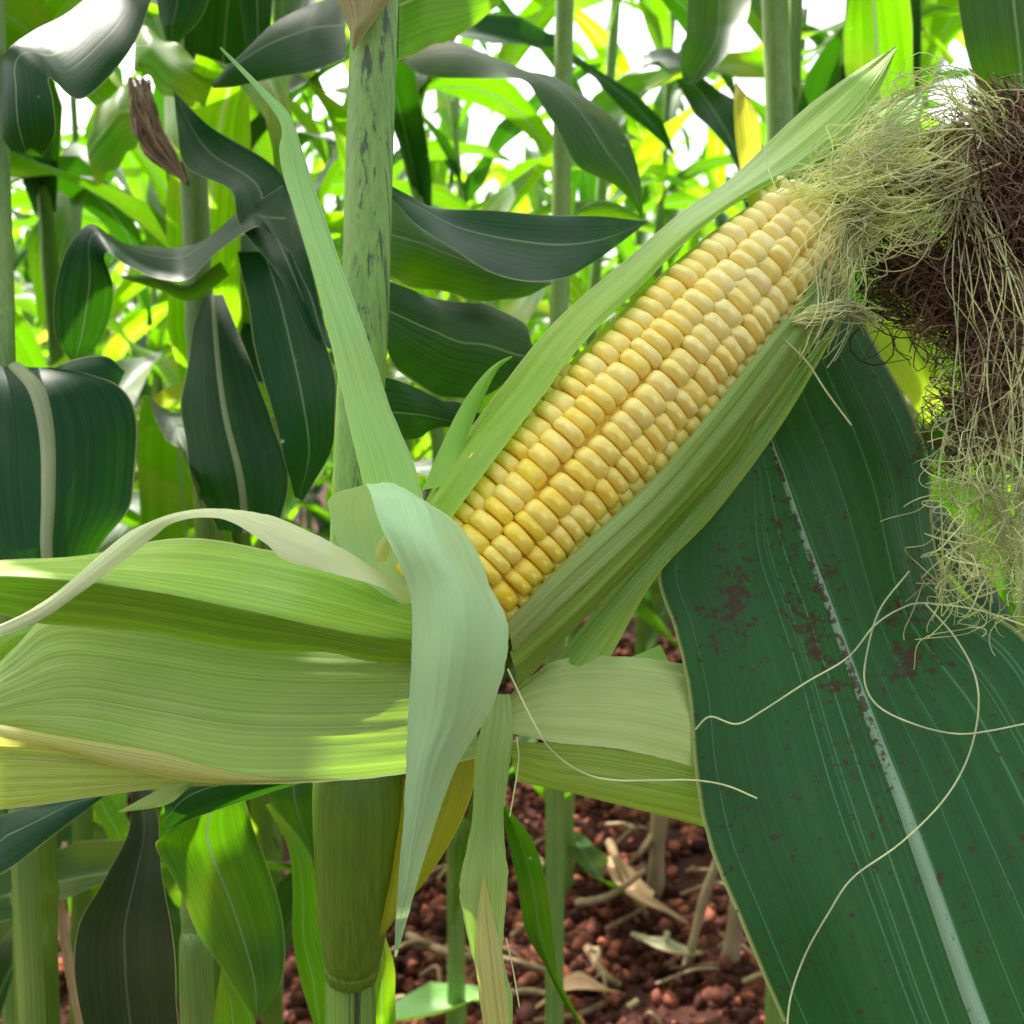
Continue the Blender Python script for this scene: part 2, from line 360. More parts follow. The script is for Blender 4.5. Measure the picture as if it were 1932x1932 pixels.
def plant_parts(seed, H=1.7, nl=11, dens=1.0, zlo=.15):
    """[(name, V, F, uv, material)] with the base at the origin"""
    r = random.Random(seed); out = []
    lean = (r.uniform(-.04, .04), r.uniform(-.04, .04)); az0 = r.uniform(0, math.pi)
    zs = np.linspace(0, H, 46); path = [(lean[0] * z * z + .006 * math.sin(3 * z + seed), lean[1] * z * z, z) for z in zs]
    rad = [(.0125 - .0065 * z / H) * (1 + .16 * math.exp(-((((z / H * nl) % 1) - .5) / .1) ** 2)) for z in zs]
    V, uv = tube(path, np.array(rad), 8); out.append(("stalk", V, gridF(len(zs), 8, 0, True), uv, r.choice(['stalk', 'stalk', 'stalk_olive'])))
    for k in range(nl):
        z = zlo + (H - zlo) * (k + .5) / nl; t = k / nl
        az = az0 + math.pi * (k % 2) + r.uniform(-.45, .45)
        L = r.uniform(.55, .82) * (1 - .35 * abs(t - .45)); W = r.uniform(.055, .085)
        mt = r.choices(['leaf', 'leaf_blue', 'leaf_lime', 'leaf_yellow'], [6, 4, 2, .4 if t > .3 else 1.2])[0]
        V, F, uv = leaf_mesh(L, W, r.uniform(.3, .65), r.uniform(1.1, 2.5), seed * 31 + k, az, twist=r.uniform(-1.6, 1.6), z0=z, off=(lean[0] * z * z, lean[1] * z * z), n=18, m=7)
        out.append(("leaf", V, F, uv, mt))
    return out
PROTO = []
def plant(x, y, seed, label, group, proto=None, rz=0.0, sc=1.0, nl=11, H=1.7):
    if proto is None:
        root = empty("corn_plant", (x, y, 0), label, "corn plant", group)
        for nm, V, F, uv, mt in plant_parts(seed, H, nl):
            build(nm, V * sc + np.array((x, y, 0)), F, M[mt], root, uv=uv)
    else:
        root = proto.copy(); COL.objects.link(root); tag(root, label, None, group)
        root.location = (x, y, 0)
        for ch in list(proto.children):
            c = ch.copy(); COL.objects.link(c); c.parent = root
    root.rotation_euler[2] = rz; root.scale = (sc if proto is not None else 1,) * 3
    return root
rp = random.Random(11)
rows = []
for ri in range(11):
    y0 = 1.15 + ri * .62
    for k in range(-16, 17):
        x = k * .27 + rp.uniform(-.06, .06) + (ri % 2) * .13; y = y0 + rp.uniform(-.07, .07) + .12 * x
        if abs(x) < .45 * y + .45 and y > .85: rows.append((x, y))
rows.sort(key=lambda q: q[1])
side = [(-.62, .62), (-.58, .95), (-.95, .85), (.85, .95), (-.85, .2), (.95, .2), (-.9, 1.3)]
protos = []; near_n = -1
ORD = 'first second third fourth fifth sixth seventh eighth ninth tenth eleventh twelfth thirteenth fourteenth fifteenth sixteenth seventeenth eighteenth nineteenth twentieth twenty-first twenty-second twenty-third twenty-fourth'.split()
for i, (x, y) in enumerate(rows):
    if y < 1.6 and abs(x - .28) < .24: continue          # open soil seen under the husks
    sx = 966 + 966 * x / (y * TH)
    if y < 1.95 and (740 < sx < 1010 or 1090 < sx < 1450): continue
    if y < 1.62 and -20 < sx < 1950 and not any(abs(sx - q) < 26 for q in (1060, 1300, 1560, 1690, 1850, 130, 480, 850)): continue
    if rp.random() < .05: continue
    far = y > 1.75
    if not far: near_n += 1
    lab = "blurred slender corn plant standing far back among its like" if far else "slender corn plant in the row behind, %s by its distance from the camera" % ORD[near_n % 24]
    grp = "distant corn plants" if far else "corn plants of the nearest rows behind"
    if len(protos) < 9: protos.append(plant(x, y, 100 + i, lab, grp, H=rp.uniform(1.55, 1.85), nl=rp.choice([10, 11, 12])))
    else: plant(x, y, 0, lab, grp, rp.choice(protos), rp.uniform(0, 6.28), rp.uniform(.82, 1.08))
for i, (x, y) in enumerate(side):  # out-of-view plants added so their leaves shade the ear
    plant(x, y, 300 + i, "unseen tall corn plant added beside the frame to shade the ear", "added shade plants round the camera", H=1.8, nl=11)
for i, (sx, y, lab) in enumerate(((345, 1.02, "dark leaved corn plant half hidden behind the wavy leaf"), (500, 1.22, "corn plant filling the gap left of the streaked stalk"),
        (120, 1.3, "corn plant behind the grey draped leaf at upper left"), (850, 1.32, "corn plant showing between the streaked stalk and the ear"), (1500, 1.25, "corn plant with dark hanging leaf above the ear"), (1700, 1.2, "corn plant whose leaves cross above the silk"))):
    plant((sx - 966) / 966 * TH * y, y, 500 + i, lab, None, H=1.6, nl=12)
# the field beyond, one mass
bag = Bag(); rf = random.Random(5)
lib = [plant_parts(900 + i, 1.6, 9) for i in range(4)]
for i in range(170):
    y = rf.uniform(8.0, 15); x = rf.uniform(-1, 1) * (.5 * y + 1.0)
    a = rf.uniform(0, 6.28); ca, sa = math.cos(a), math.sin(a); RM = np.array(((ca, sa, 0), (-sa, ca, 0), (0, 0, 1)))
    for nm, V, F, uv, mt in rf.choice(lib): bag.add(V @ RM * rf.uniform(.8, 1.0) + np.array((x, y, 0)), F, uv)
tag(bag.build("far_corn_field", M['leaf'], origin=(0, 10, 0)), "blurred green mass of far corn at the back of the field", "corn field", kind='stuff')

# ------------------------------------------------------------------ the near plants, traced leaf by leaf
def z1(p): return (p[0] / 3, p[1] / 3)
def z2(p): return (644 + p[0] / 3, p[1] / 3)
def z3(p): return (1288 + p[0] / 3, p[1] / 3)
def z4(p): return (p[0] / 3, 644 + p[1] / 3)
def z5(p): return (644 + p[0] / 3, 644 + p[1] / 3)
def z6(p): return (1288 + p[0] / 3, 644 + p[1] / 3)
def z7(p): return (p[0] / 3, 1288 + p[1] / 3)
def z8(p): return (644 + p[0] / 3, 1288 + p[1] / 3)
def z9(p): return (1288 + p[0] / 3, 1288 + p[1] / 3)
def tr(f, *pts): return [f(p) for p in pts]
def leafy(root, mat, L, Rr, dl, dr=None, mid=None, name="leaf", **kw):
    kw.setdefault('n', 44); kw.setdefault('m', 15)
    rb = kw.pop('rib', None)
    V, F, uv = patch(E(L, Rr, dl, dr, mid), **kw); o = build(name, V, F, M[mat], root, uv=uv)
    if rb:
        V, F, uv = rib_on(V, kw['n'], kw['m'], rb[0], rb[1], .6); build("midrib", V, F, M['rib'], o, uv=uv)
    return o
def stalk(root, pts, rads, mat, name="stalk", k=18, n=50, nodes=()):
    c = cr([P(*p) for p in pts], n); r = cr([[q] for q in rads], n)[:, 0] / 100
    t = np.linspace(0, 1, n)
    for q in nodes: r = r * (1 + .14 * np.exp(-((t - q) / .012) ** 2))
    V, uv = tube(c, r, k); return build(name, V, gridF(n, k, 0, True), M[mat], root, uv=uv)
def base_of(x, y, d):
    p = P(x, y, d); return (p[0], p[1], 0)

# main plant carrying the ear
b0 = base_of(660, 1900, 35)
main = empty("corn_plant", b0, "corn plant with thick streaked stalk that carries the peeled ear", "corn plant")
def main_stalk():
    up = [(722, -900, 38), (716, -420, 37.5), (707, 0, 37), (697, 300, 36.5), (688, 600, 36), (672, 900, 35.6), (664, 1200, 35.2), (662, 1480, 34.8), (662, 1932, 34.6)]
    c = [P(*p) for p in up]; low = c[-1]; c += [np.array((low[0], low[1] + .01, .3)), np.array((low[0], low[1] + .02, .0))]
    c = cr(c, 110); r = cr([[q] for q in (.68, .74, .79, .79, .79, .76, .8, .8, .79, .95, 1.1)], 110)[:, 0] / 100
    # squarish in section, as the stalk with a flat side in the picture
    V, uv = tube(c, r, 22); build("stalk", V, gridF(110, 22, 0, True), M['stalk_main'], main, uv=uv)
    # sheath of the lower leaf round the stalk, ending in a node
    stalk(main, [(676, 1390, 33.6), (678, 1500, 33.5), (670, 1650, 33.6), (666, 1780, 33.8), (664, 1822, 34)], (1.25, 1.42, 1.22, .96, .82), 'stalk_olive', "leaf_sheath", nodes=(.99,))
    stalk(main, [(664, 1808, 34), (664, 1822, 34), (664, 1838, 34.1)], (.83, .875, .815), 'stalk_olive', "node", n=14)
    # flaring side of the sheath where the ear leaves the stalk
    leafy(main, 'sheath', tr(z8, (330, 400), (330, 620), (300, 850), (280, 1080), (230, 1290), (170, 1480)), tr(z8, (760, 330), (745, 600), (640, 860), (470, 1130), (330, 1290), (190, 1490)), [33.2] * 6, [32.5, 32.6, 32.8, 33, 33.3, 33.4], name="leaf_sheath", bulge=.5)
    # collar at the top of the frame
    leafy(main, 'collar', [(600, -60), (630, -10), (655, 45), (664, 90)], [(765, -60), (752, -20), (720, 20), (668, 96)], [35.6, 35.6, 35.8, 36], name="collar", bulge=.5, n=20)
main_stalk()
leafy(main, 'leaf_blue', tr(z2, (280, 1050), (430, 1135), (620, 1180), (900, 1200), (1250, 1212), (1530, 1232), (1730, 1250)), tr(z2, (280, 1120), (420, 1250), (620, 1420), (880, 1540), (1180, 1600), (1420, 1490), (1735, 1256)),
      [38, 39.5, 41, 43, 45, 47, 49], [38, 38, 38.5, 39.5, 41, 45, 49], [0, .4, .8, 1, .8, .3, 0], bulge=.2, wave=.1)
leafy(main, 'leaf', tr(z2, (270, 1100), (400, 1240), (640, 1400), (900, 1500), (1180, 1590)), tr(z2, (260, 1560), (480, 1640), (760, 1690), (960, 1700), (1190, 1610)), [42, 43, 45, 47, 50], [40, 42, 44, 46, 49], bulge=.6, wave=.15)
leafy(main, 'leaf_blue', [(728, 528), (800, 556), (870, 570), (930, 576), (985, 610), (1005, 650)], [(720, 640), (755, 700), (800, 735), (860, 752), (930, 740), (1000, 690)], [39, 42, 45, 48, 51, 53], [38, 40, 42, 44, 48, 51], bulge=.9, wave=.12)
leafy(main, 'leaf_blue', [(715, 708), (770, 724), (830, 752), (890, 770), (925, 790)], [(720, 850), (770, 830), (820, 812), (880, 800), (925, 792)], [38, 39, 41, 43, 45], [38, 40, 42, 44, 45], bulge=.4, wave=.15)
# unseen leaves added above the frame to keep direct sun off the ear
def over(root, az, L, W, z, a0, dr, seed, mat='leaf', at=None, tw=.4):
    V, F, uv = leaf_mesh(L, W, a0, dr, seed, az, n=26, m=9, z0=0, twist=tw); build("leaf", V + np.array(at), F, M[mat], root, uv=uv)
top = P(716, -420, 37.5)
over(main, R(80), .75, .085, 0, .5, 1.6, 3, at=(top[0], top[1], 1.09))
over(main, R(150), .7, .085, 0, .6, 1.5, 4, at=(top[0], top[1], 1.17), mat='leaf')
over(main, R(40), .7, .09, 0, .55, 1.4, 5, at=(top[0], top[1], 1.24))
over(main, R(110), .7, .09, 0, .45, 1.3, 9, at=(top[0], top[1], 1.30))

over(main, R(125), .7, .10, 0, .7, 1.1, 12, at=(top[0], top[1], 1.36))
over(main, R(170), .7, .10, 0, .5, 1.2, 13, at=(top[0], top[1], 1.22))
for k, (az, z, a0, dr) in enumerate(((100, 1.14, .9, .9), (140, 1.2, 1.0, .8), (70, 1.3, .9, .9), (118, 1.26, 1.1, .5), (155, 1.33, .9, .9), (90, 1.4, 1.0, .6), (128, 1.44, .9, .8))):
    over(main, R(az), .62, .11, 0, a0, dr, 40 + k, at=(top[0], top[1], z), tw=.2)
# plant at the left edge
pl = empty("corn_plant", base_of(10, 1900, 44), "corn plant at the left edge, grey waxy leaf draped over its top", "corn plant")
def long_stalk(root, x0, y0, x1, y1, d0, d1, r, mat, ext=.35):
    a = P(x0, y0, d0); b = P(x1, y1, d1); dirv = (b - a) / np.linalg.norm(b - a)
    lo = np.array((b[0], b[1], 0)); zs = [a - dirv * ext, a, (a + b) / 2, b]
    if b[2] > .05: zs += [(b * .5 + lo * .5), lo]
    c = cr(zs, 60); nn = 60; t = np.linspace(0, 1, nn); rr = np.full(nn, r / 100) * (1 + .12 * np.exp(-(((t * 4) % 1 - .5) / .04) ** 2))
    V, uv = tube(c, rr, 14); return build("stalk", V, gridF(nn, 14, 0, True), M[mat], root, uv=uv)
long_stalk(pl, -14, 120, 12, 900, 46, 45, .55, 'stalk')
leafy(pl, 'leaf_blue', tr(z1, (640, -160), (400, 60), (180, 180), (20, 315), (5, 540), (10, 760), (60, 850)), tr(z1, (880, -60), (740, 280), (470, 560), (285, 440), (300, 560), (312, 750), (240, 890)), [52, 50, 48, 45.5, 44, 44, 44.5], [50, 48, 45, 43.2, 42.6, 43, 44], bulge=.5, n=60)
leafy(pl, 'leaf_blue', [(-40, 690), (-70, 760), (-80, 850), (-70, 950), (-30, 1050), (40, 1130)], [(105, 694), (210, 716), (258, 800), (252, 930), (205, 1010), (150, 1110)], [43, 42, 41, 40, 39.5, 39], [43.5, 44, 44, 43, 42, 41], [0, -.7, -1, -1, -.8, 0], wave=.2, rib=(.0034, .0018))
leafy(pl, 'leaf_blue', [(90, 700), (140, 678), (200, 672), (236, 700)], [(130, 760), (155, 810), (165, 815), (200, 790)], 46, bulge=.6, n=24)

pltop = P(-20, 0, 46)
for k, (az, z, a0, dr) in enumerate(((60, 1.12, .8, 1.0), (20, 1.2, 1.0, .7), (95, 1.3, .9, .9), (45, 1.36, 1.0, .7), (0, 1.42, .9, .8), (75, 1.48, 1.0, .6))):  # more unseen leaves, added overhead as a sun screen for the ear
    over(pl, R(az), .62, .11, 0, a0, dr, 60 + k, at=(pltop[0], pltop[1], z), tw=.2)
a_ = P(-14, 120, 46); build("stalk", *(lambda v: (v[0], gridF(12, 10, 0, True), M['stalk']))(tube([a_ + np.array((-.01, 0, .02 + k * .055)) for k in range(12)], .0055, 10)), pl)
# plant with the wavy leaf, left of the stalk
pw = empty("corn_plant", base_of(385, 1900, 60), "corn plant with a wavy dark leaf curling across, left of the stalk", "corn plant")
long_stalk(pw, 366, 345, 395, 1000, 64, 60, .8, 'stalk_olive', ext=.01)
leafy(pw, 'leaf_blue', tr(z1, (1600, 1050), (1450, 1150), (1330, 1215), (1200, 1330), (1040, 1390), (880, 1405), (720, 1390), (590, 1320), (495, 1262), (370, 1430), (300, 1680), (315, 1900), (400, 2040)),
      tr(z1, (1640, 1430), (1540, 1330), (1440, 1275), (1230, 1430), (1075, 1590), (900, 1580), (740, 1500), (640, 1440), (600, 1450), (640, 1590), (635, 1760), (570, 1930), (440, 2060)),
      [52, 54, 56, 57, 57, 56, 55, 54, 53, 52, 51, 51, 52], [50, 51, 51, 51, 51, 51, 51, 51, 51.5, 53, 54, 54, 53], bulge=.3, n=90, wave=.1)
leafy(pw, 'leaf', tr(z1, (1250, 1480), (1050, 1610), (880, 1560), (690, 1560)), tr(z1, (1300, 1560), (1080, 1700), (900, 1640), (700, 1580)), 56, name="leaf", bulge=.3, n=24)
leafy(pw, 'leaf_blue', tr(z1, (985, 520), (1000, 720), (1060, 930), (1290, 1080), (1350, 1250), (1500, 1450), (1650, 1700), (1760, 1900)), tr(z1, (975, 505), (1130, 660), (1330, 810), (1590, 980), (1670, 1200), (1750, 1500), (1850, 1850), (1900, 2000)), [58, 56, 54, 53, 52, 50, 49, 48], [58, 57, 57, 56, 54, 51, 49, 48], [0, .4, .5, .5, .3, 0, 0, 0], n=60, wave=.15)
leafy(pw, 'leaf_blue', [(448, 475), (463, 550), (478, 640), (508, 760), (538, 870), (556, 938)], [(548, 475), (588, 567), (616, 650), (634, 750), (628, 840), (572, 945)], [53, 51, 50, 49, 49, 50], [51, 49, 48, 47, 48, 50], [0, .3, .5, .5, .3, 0], wave=.12)
leafy(pw, 'leaf_blue', [(385, 560), (360, 640), (345, 740), (345, 810), (362, 900), (410, 1000)], [(420, 555), (455, 640), (490, 730), (515, 800), (545, 900), (520, 1010)], [57, 56, 55, 54, 53, 53], [57, 55, 53, 52, 51, 51], [0, -.5, -.8, -.9, -.8, -.4], wave=.1, rib=(.0012, .0022))
leafy(pw, 'leaf_blue', tr(z1, (880, -60), (900, 90), (940, 225)), tr(z1, (1200, -60), (1140, 100), (1010, 245)), 62, bulge=.8, n=24)
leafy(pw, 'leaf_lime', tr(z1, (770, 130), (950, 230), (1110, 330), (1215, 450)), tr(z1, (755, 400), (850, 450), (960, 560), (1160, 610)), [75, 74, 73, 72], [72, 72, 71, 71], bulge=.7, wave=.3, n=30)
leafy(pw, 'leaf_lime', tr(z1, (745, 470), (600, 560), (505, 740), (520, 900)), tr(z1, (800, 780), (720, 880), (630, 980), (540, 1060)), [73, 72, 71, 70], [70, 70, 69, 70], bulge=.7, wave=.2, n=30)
# withered tassel-brown shoot on that plant
bg_ = Bag(); r_ = random.Random(2)
for i in range(60):
    a = P(245 + r_.uniform(-4, 40), 150 + r_.uniform(-5, 20), 66); b = P(250 + r_.uniform(0, 50), 220 + r_.uniform(-20, 30), 65); c = P(300 + r_.uniform(-30, 22), 280 + r_.uniform(-15, 15), 64); d = P(352, 345, 63)
    bg_.tube(cr([a, b, c, d], 14), (.0005 + .0005 * r_.random()), 5, r_.random())
o = bg_.build("withered_silk", M['silk_brown'], pw)

# leaves of the top: a plant behind the main stalk
pt = empty("corn_plant", base_of(960, 1900, 82), "corn plant behind the ear with a lime leaf arching over the kernels", "corn plant")
long_stalk(pt, 1062, 200, 1050, 900, 86, 82, .75, 'stalk')
leafy(pt, 'leaf', tr(z2, (340, 348), (480, 272), (650, 232), (830, 300), (1030, 405), (1200, 448), (1380, 535), (1530, 650), (1630, 830), (1695, 1050), (1712, 1230)), tr(z2, (350, 356), (440, 410), (640, 432), (870, 460), (1040, 468), (1130, 560), (1200, 690), (1265, 850), (1350, 950), (1560, 1050), (1705, 1240)),
      [60, 61, 62, 63, 64, 64, 63, 62, 61, 60, 60], [60, 58, 57, 57, 57.5, 58, 58, 58, 58, 59, 60], bulge=.3, n=70, wave=.15)
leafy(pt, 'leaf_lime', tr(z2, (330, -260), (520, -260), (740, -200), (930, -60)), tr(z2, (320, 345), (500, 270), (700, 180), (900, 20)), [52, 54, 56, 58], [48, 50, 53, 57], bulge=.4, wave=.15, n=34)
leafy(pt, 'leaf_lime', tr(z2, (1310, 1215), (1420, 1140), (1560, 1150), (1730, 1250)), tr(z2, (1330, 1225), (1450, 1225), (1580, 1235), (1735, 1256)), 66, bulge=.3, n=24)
leafy(pt, 'leaf_blue', tr(z1, (1960, -40), (1800, 10), (1550, 130), (1370, 310), (1195, 468)), tr(z1, (1960, 330), (1750, 410), (1560, 440), (1340, 490), (1210, 500)), [55, 56, 57, 58, 60], [52, 54, 56, 58, 60], bulge=.5)
leafy(pt, 'leaf', tr(z3, (30, -60), (20, 180), (-10, 330), (0, 470)), tr(z3, (400, -60), (340, 180), (170, 400), (50, 480)), [74, 72, 71, 70], [72, 70, 70, 70], bulge=-.6, n=34)
leafy(pt, 'leaf_yellow', tr(z3, (298, 465), (288, 620), (300, 800), (330, 990)), tr(z3, (306, 470), (400, 600), (445, 760), (440, 960)), 60, bulge=.5, n=30)
long_stalk(pt, 1462, 0, 1495, 900, 80, 78, .42 * 2.3, 'stalk')

# plant at the right, behind the silk, and its lime leaf
pr_ = empty("corn_plant", base_of(1860, 1900, 60), "corn plant at the right edge with a broad dark leaf above the silk", "corn plant")
long_stalk(pr_, 1900, 100, 1945, 1200, 62, 60, .8, 'stalk')
leafy(pr_, 'leaf', [(1790, -120), (1806, 0), (1822, 90), (1846, 170), (1880, 260)], [(1990, -120), (1992, 0), (1994, 90), (1990, 200), (1960, 300)], [47, 46, 45, 45, 45], bulge=.6)
leafy(pr_, 'leaf_lime', [(1570, 560), (1620, 640), (1690, 720), (1748, 800)], [(1650, 430), (1800, 520), (1840, 640), (1770, 790)], [55, 54, 53, 53], bulge=.6, n=30)
leafy(pr_, 'leaf_lime', [(1700, 690), (1760, 730), (1830, 760)], [(1720, 650), (1800, 680), (1840, 745)], 58, bulge=.3, n=20)
leafy(pr_, 'leaf_blue', tr(z6, (1380, 560), (1600, 590), (1900, 600), (2200, 640)), tr(z6, (1380, 680), (1600, 690), (1900, 700), (2200, 760)), [52, 53, 55, 58], bulge=.5, n=24)
leafy(pr_, 'leaf_blue', tr(z6, (1360, 860), (1500, 970), (1640, 1190), (1760, 1390), (1870, 1620), (1950, 1800)), tr(z6, (1380, 1000), (1440, 1200), (1560, 1370), (1680, 1500), (1820, 1640), (1900, 1800)), [43, 42, 42, 41, 41, 41], [41, 40, 39, 39, 39, 39], bulge=.3, n=30)
leafy(pr_, 'leaf', [(1760, 870), (1830, 900), (1900, 1000), (1990, 1160)], [(1740, 1010), (1800, 1100), (1880, 1190), (1980, 1290)], 66, bulge=.5, n=24)

# lower left plants
pb = empty("corn_plant", base_of(65, 1900, 52), "corn plant at lower left with an olive stalk under the husks", "corn plant")
long_stalk(pb, 62, 1500, 72, 1930, 53, 53, 1.02, 'stalk_olive', ext=.05)
leafy(pb, 'leaf_blue', tr(z7, (-60, 780), (100, 720), (260, 690), (420, 650), (590, 620)), tr(z7, (-60, 1120), (90, 1030), (250, 905), (400, 790), (580, 650)), [44, 44, 43, 42, 41], [42, 42, 41.5, 41, 41], bulge=.3, n=30)
leafy(pb, 'leaf_brown', tr(z7, (745, 500), (738, 700), (722, 870), (580, 1130), (450, 1350), (418, 1600), (440, 1800), (500, 2050), (600, 2300)), tr(z7, (830, 500), (880, 700), (905, 900), (935, 1150), (965, 1400), (1000, 1650), (1010, 1850), (1000, 2050), (900, 2300)), [43, 42, 41, 40, 39.5, 39, 39, 39, 39], None, [0, .2, .3, .5, .6, .6, .6, .6, .5], n=50, wave=.1)
pc = empty("corn_plant", base_of(160, 1900, 80), "thin yellowish corn stalk behind the lower left leaves", "corn plant")
long_stalk(pc, 158, 1480, 150, 1900, 80, 80, .72, 'stalk_olive', ext=.05)
leafy(pc, 'dry', tr(z7, (350, 900), (330, 1150), (330, 1350), (360, 1600), (430, 1950)), tr(z7, (380, 900), (372, 1150), (380, 1350), (420, 1580), (480, 1950)), 76, bulge=.3, n=24)
leafy(pc, 'leaf_lime', tr(z7, (520, 700), (600, 850), (655, 970)), tr(z7, (620, 630), (740, 800), (740, 850)), 74, bulge=.4, n=20)
pd = empty("corn_plant", base_of(440, 1900, 42), "low corn plant below the husks with a folded leaf lit lime green", "corn plant")
long_stalk(pd, 375, 1560, 372, 1930, 47, 47, .7, 'stalk', ext=.03)
leafy(pd, 'leaf', tr(z7, (990, 800), (905, 880), (900, 960), (1020, 1200), (1150, 1450), (1290, 1680), (1440, 1890)), tr(z7, (1385, 660), (1440, 830), (1500, 1000), (1580, 1250), (1612, 1480), (1590, 1700), (1470, 1900)), [38, 37.5, 37.5, 37.8, 38, 38.5, 39], [40, 40, 40, 40, 40, 39.5, 39], [0, .3, .5, .6, .6, .3, 0], n=50, wave=.1)
leafy(pd, 'leaf_blue', tr(z7, (1800, 470), (1500, 480), (1150, 500), (960, 560), (930, 700)), tr(z7, (1800, 545), (1560, 610), (1330, 690), (1090, 770), (925, 850)), [41, 40, 39, 38, 37.5], bulge=.4, n=34)
leafy(pd, 'leaf_lime', tr(z7, (1260, 1600), (1230, 1750), (1210, 1950), (1200, 2200)), tr(z7, (1300, 1660), (1400, 1820), (1450, 1950), (1480, 2200)), 44, bulge=.3, n=24)
pe = empty("corn_plant", base_of(560, 1900, 52), "young corn plant left of the node with bright lime strap leaf", "corn plant")
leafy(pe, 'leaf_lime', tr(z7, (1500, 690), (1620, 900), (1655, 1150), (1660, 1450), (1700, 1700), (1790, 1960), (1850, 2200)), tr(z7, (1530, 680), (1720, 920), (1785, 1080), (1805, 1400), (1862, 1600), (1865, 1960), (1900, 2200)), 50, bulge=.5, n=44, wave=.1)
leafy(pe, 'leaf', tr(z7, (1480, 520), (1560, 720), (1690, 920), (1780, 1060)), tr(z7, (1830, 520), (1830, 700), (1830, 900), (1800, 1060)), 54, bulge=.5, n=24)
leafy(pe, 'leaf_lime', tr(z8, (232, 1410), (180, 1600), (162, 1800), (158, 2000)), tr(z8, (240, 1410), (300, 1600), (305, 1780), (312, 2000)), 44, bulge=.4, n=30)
long_stalk(pe, 640, 1500, 640, 1900, 56, 56, .6, 'stalk', ext=.03)
pf = empty("corn_plant", base_of(1020, 1900, 60), "small corn plant under the ear with one drooping dark green leaf", "corn plant")
leafy(pf, 'leaf', tr(z8, (900, 700), (945, 900), (1000, 1150), (1040, 1400), (1150, 1600), (1250, 1800), (1350, 1950), (1420, 2100)), tr(z8, (930, 690), (1080, 890), (1160, 1130), (1200, 1400), (1225, 1650), (1295, 1800), (1375, 1950), (1440, 2100)), 50, None, .6, n=50)
leafy(pf, 'leaf', tr(z8, (700, 760), (640, 920), (640, 1100), (625, 1370)), tr(z8, (730, 780), (720, 920), (690, 1150), (640, 1380)), 54, bulge=.4, n=24)

# the big dusty leaf and its plant at the lower right
pg = empty("corn_plant", base_of(2300, 2400, 30), "corn plant at lower right whose broad dusty dark leaf crosses the foreground", "corn plant")
bl = [(1440, 690, 37), (1380, 800, 36), (1310, 930, 35), (1243, 1070, 34), (1272, 1190, 33.3), (1300, 1320, 33), (1310, 1450, 32.5), (1336, 1590, 32), (1400, 1745, 31.5), (1480, 1932, 31), (1560, 2100, 30.5)]
bm = [(1446, 700, 37.6), (1446, 800, 37), (1478, 900, 36), (1518, 1020, 35.3), (1562, 1140, 34.5), (1608, 1270, 33.7), (1650, 1380, 33), (1700, 1510, 32.2), (1760, 1680, 31.4), (1850, 1932, 30.5), (1930, 2100, 30)]
br = [(1600, 560, 39), (1650, 640, 38.5), (1706, 740, 38), (1744, 850, 37.5), (1756, 960, 37), (1782, 1070, 36.3), (1850, 1140, 35.6), (1940, 1215, 35), (2060, 1400, 34), (2260, 1750, 32.5), (2400, 2000, 31.5)]
secs = []
for a, b, c in zip(bl, bm, br):
    q = lambda p, r, t, dz: (p[0] + (r[0] - p[0]) * t, p[1] + (r[1] - p[1]) * t, p[2] + (r[2] - p[2]) * t + dz)
    secs.append([a, q(a, b, .5, -.45), b, q(b, c, .5, -.55), c])
V, F, uv = patch(secs, n=90, m=45, crinkle=.05, wave=.12)
stains = [(1385, 1130, .9), (1340, 1180, .5), (1500, 1130, .6), (1535, 1210, .8), (1560, 1270, .6), (1700, 1160, .7), (1705, 1240, .8), (1770, 1120, .8), (1500, 1080, .5), (1470, 1000, .4), (1560, 1100, .4), (1760, 1250, .4), (1600, 1400, .4), (1670, 1520, .4), (1400, 1060, .4)]
def stain(V):
    a = np.zeros(len(V))
    for x, y, w_ in stains:
        c_ = P(x, y, 34.3 - (y - 1100) * .003); d_ = V - c_; d_[:, 1] *= .3
        a = np.maximum(a, w_ * np.exp(-(np.linalg.norm(d_ * np.array((1.3, 1, .8)), axis=1) / .0075) ** 2))
    return a
build("leaf", V, F, M['leaf_big'], pg, uv=uv, attr=stain(V))
V, F, uv = rib_on(V, 90, 45, .0005, .0028, .7); build("midrib", V, F, M['rib_big'], pg, uv=uv, attr=np.array([[.7 * (q < .55) * min(1, max(0, (66 - i) / 14))] for i in range(90) for q in np.linspace(0, 1, 9)]).ravel())
long_stalk(pg, 2330, 1500, 2330, 2400, 32, 31, 1.0, 'stalk')

# ------------------------------------------------------------------ the ear
eb = P(900, 1180, 32)
ear = empty("corn_ear", eb, "half peeled ear of sweet corn with pale yellow kernels and torn back husks", "ear of corn")
A0, A1 = P(870, 1102, 31.4), P(1534, 398, 34.1)
axis = A1 - A0; EL = np.linalg.norm(axis); ax = axis / EL
tocam = np.array((0, 0, CAM_H)) - (A0 + A1) / 2; tocam = tocam - ax * np.dot(tocam, ax); tocam /= np.linalg.norm(tocam)
sd = np.cross(ax, tocam)
def erad(t):
    return .0254 * np.interp(t, [-.1, 0, .12, .4, .65, .8, .9, .96, 1.0, 1.03], [.86, .93, .98, 1.02, .99, .90, .79, .66, .42, .1])
ts = np.linspace(-.12, 1.03, 60)
V, uv = tube([A0 + axis * t for t in ts], np.array([max(.0005, erad(t) - .0042) for t in ts]), 28)
build("cob", V, gridF(60, 28, 0, True), M['cob'], ear, uv=uv, attr=np.full(len(V), .3))
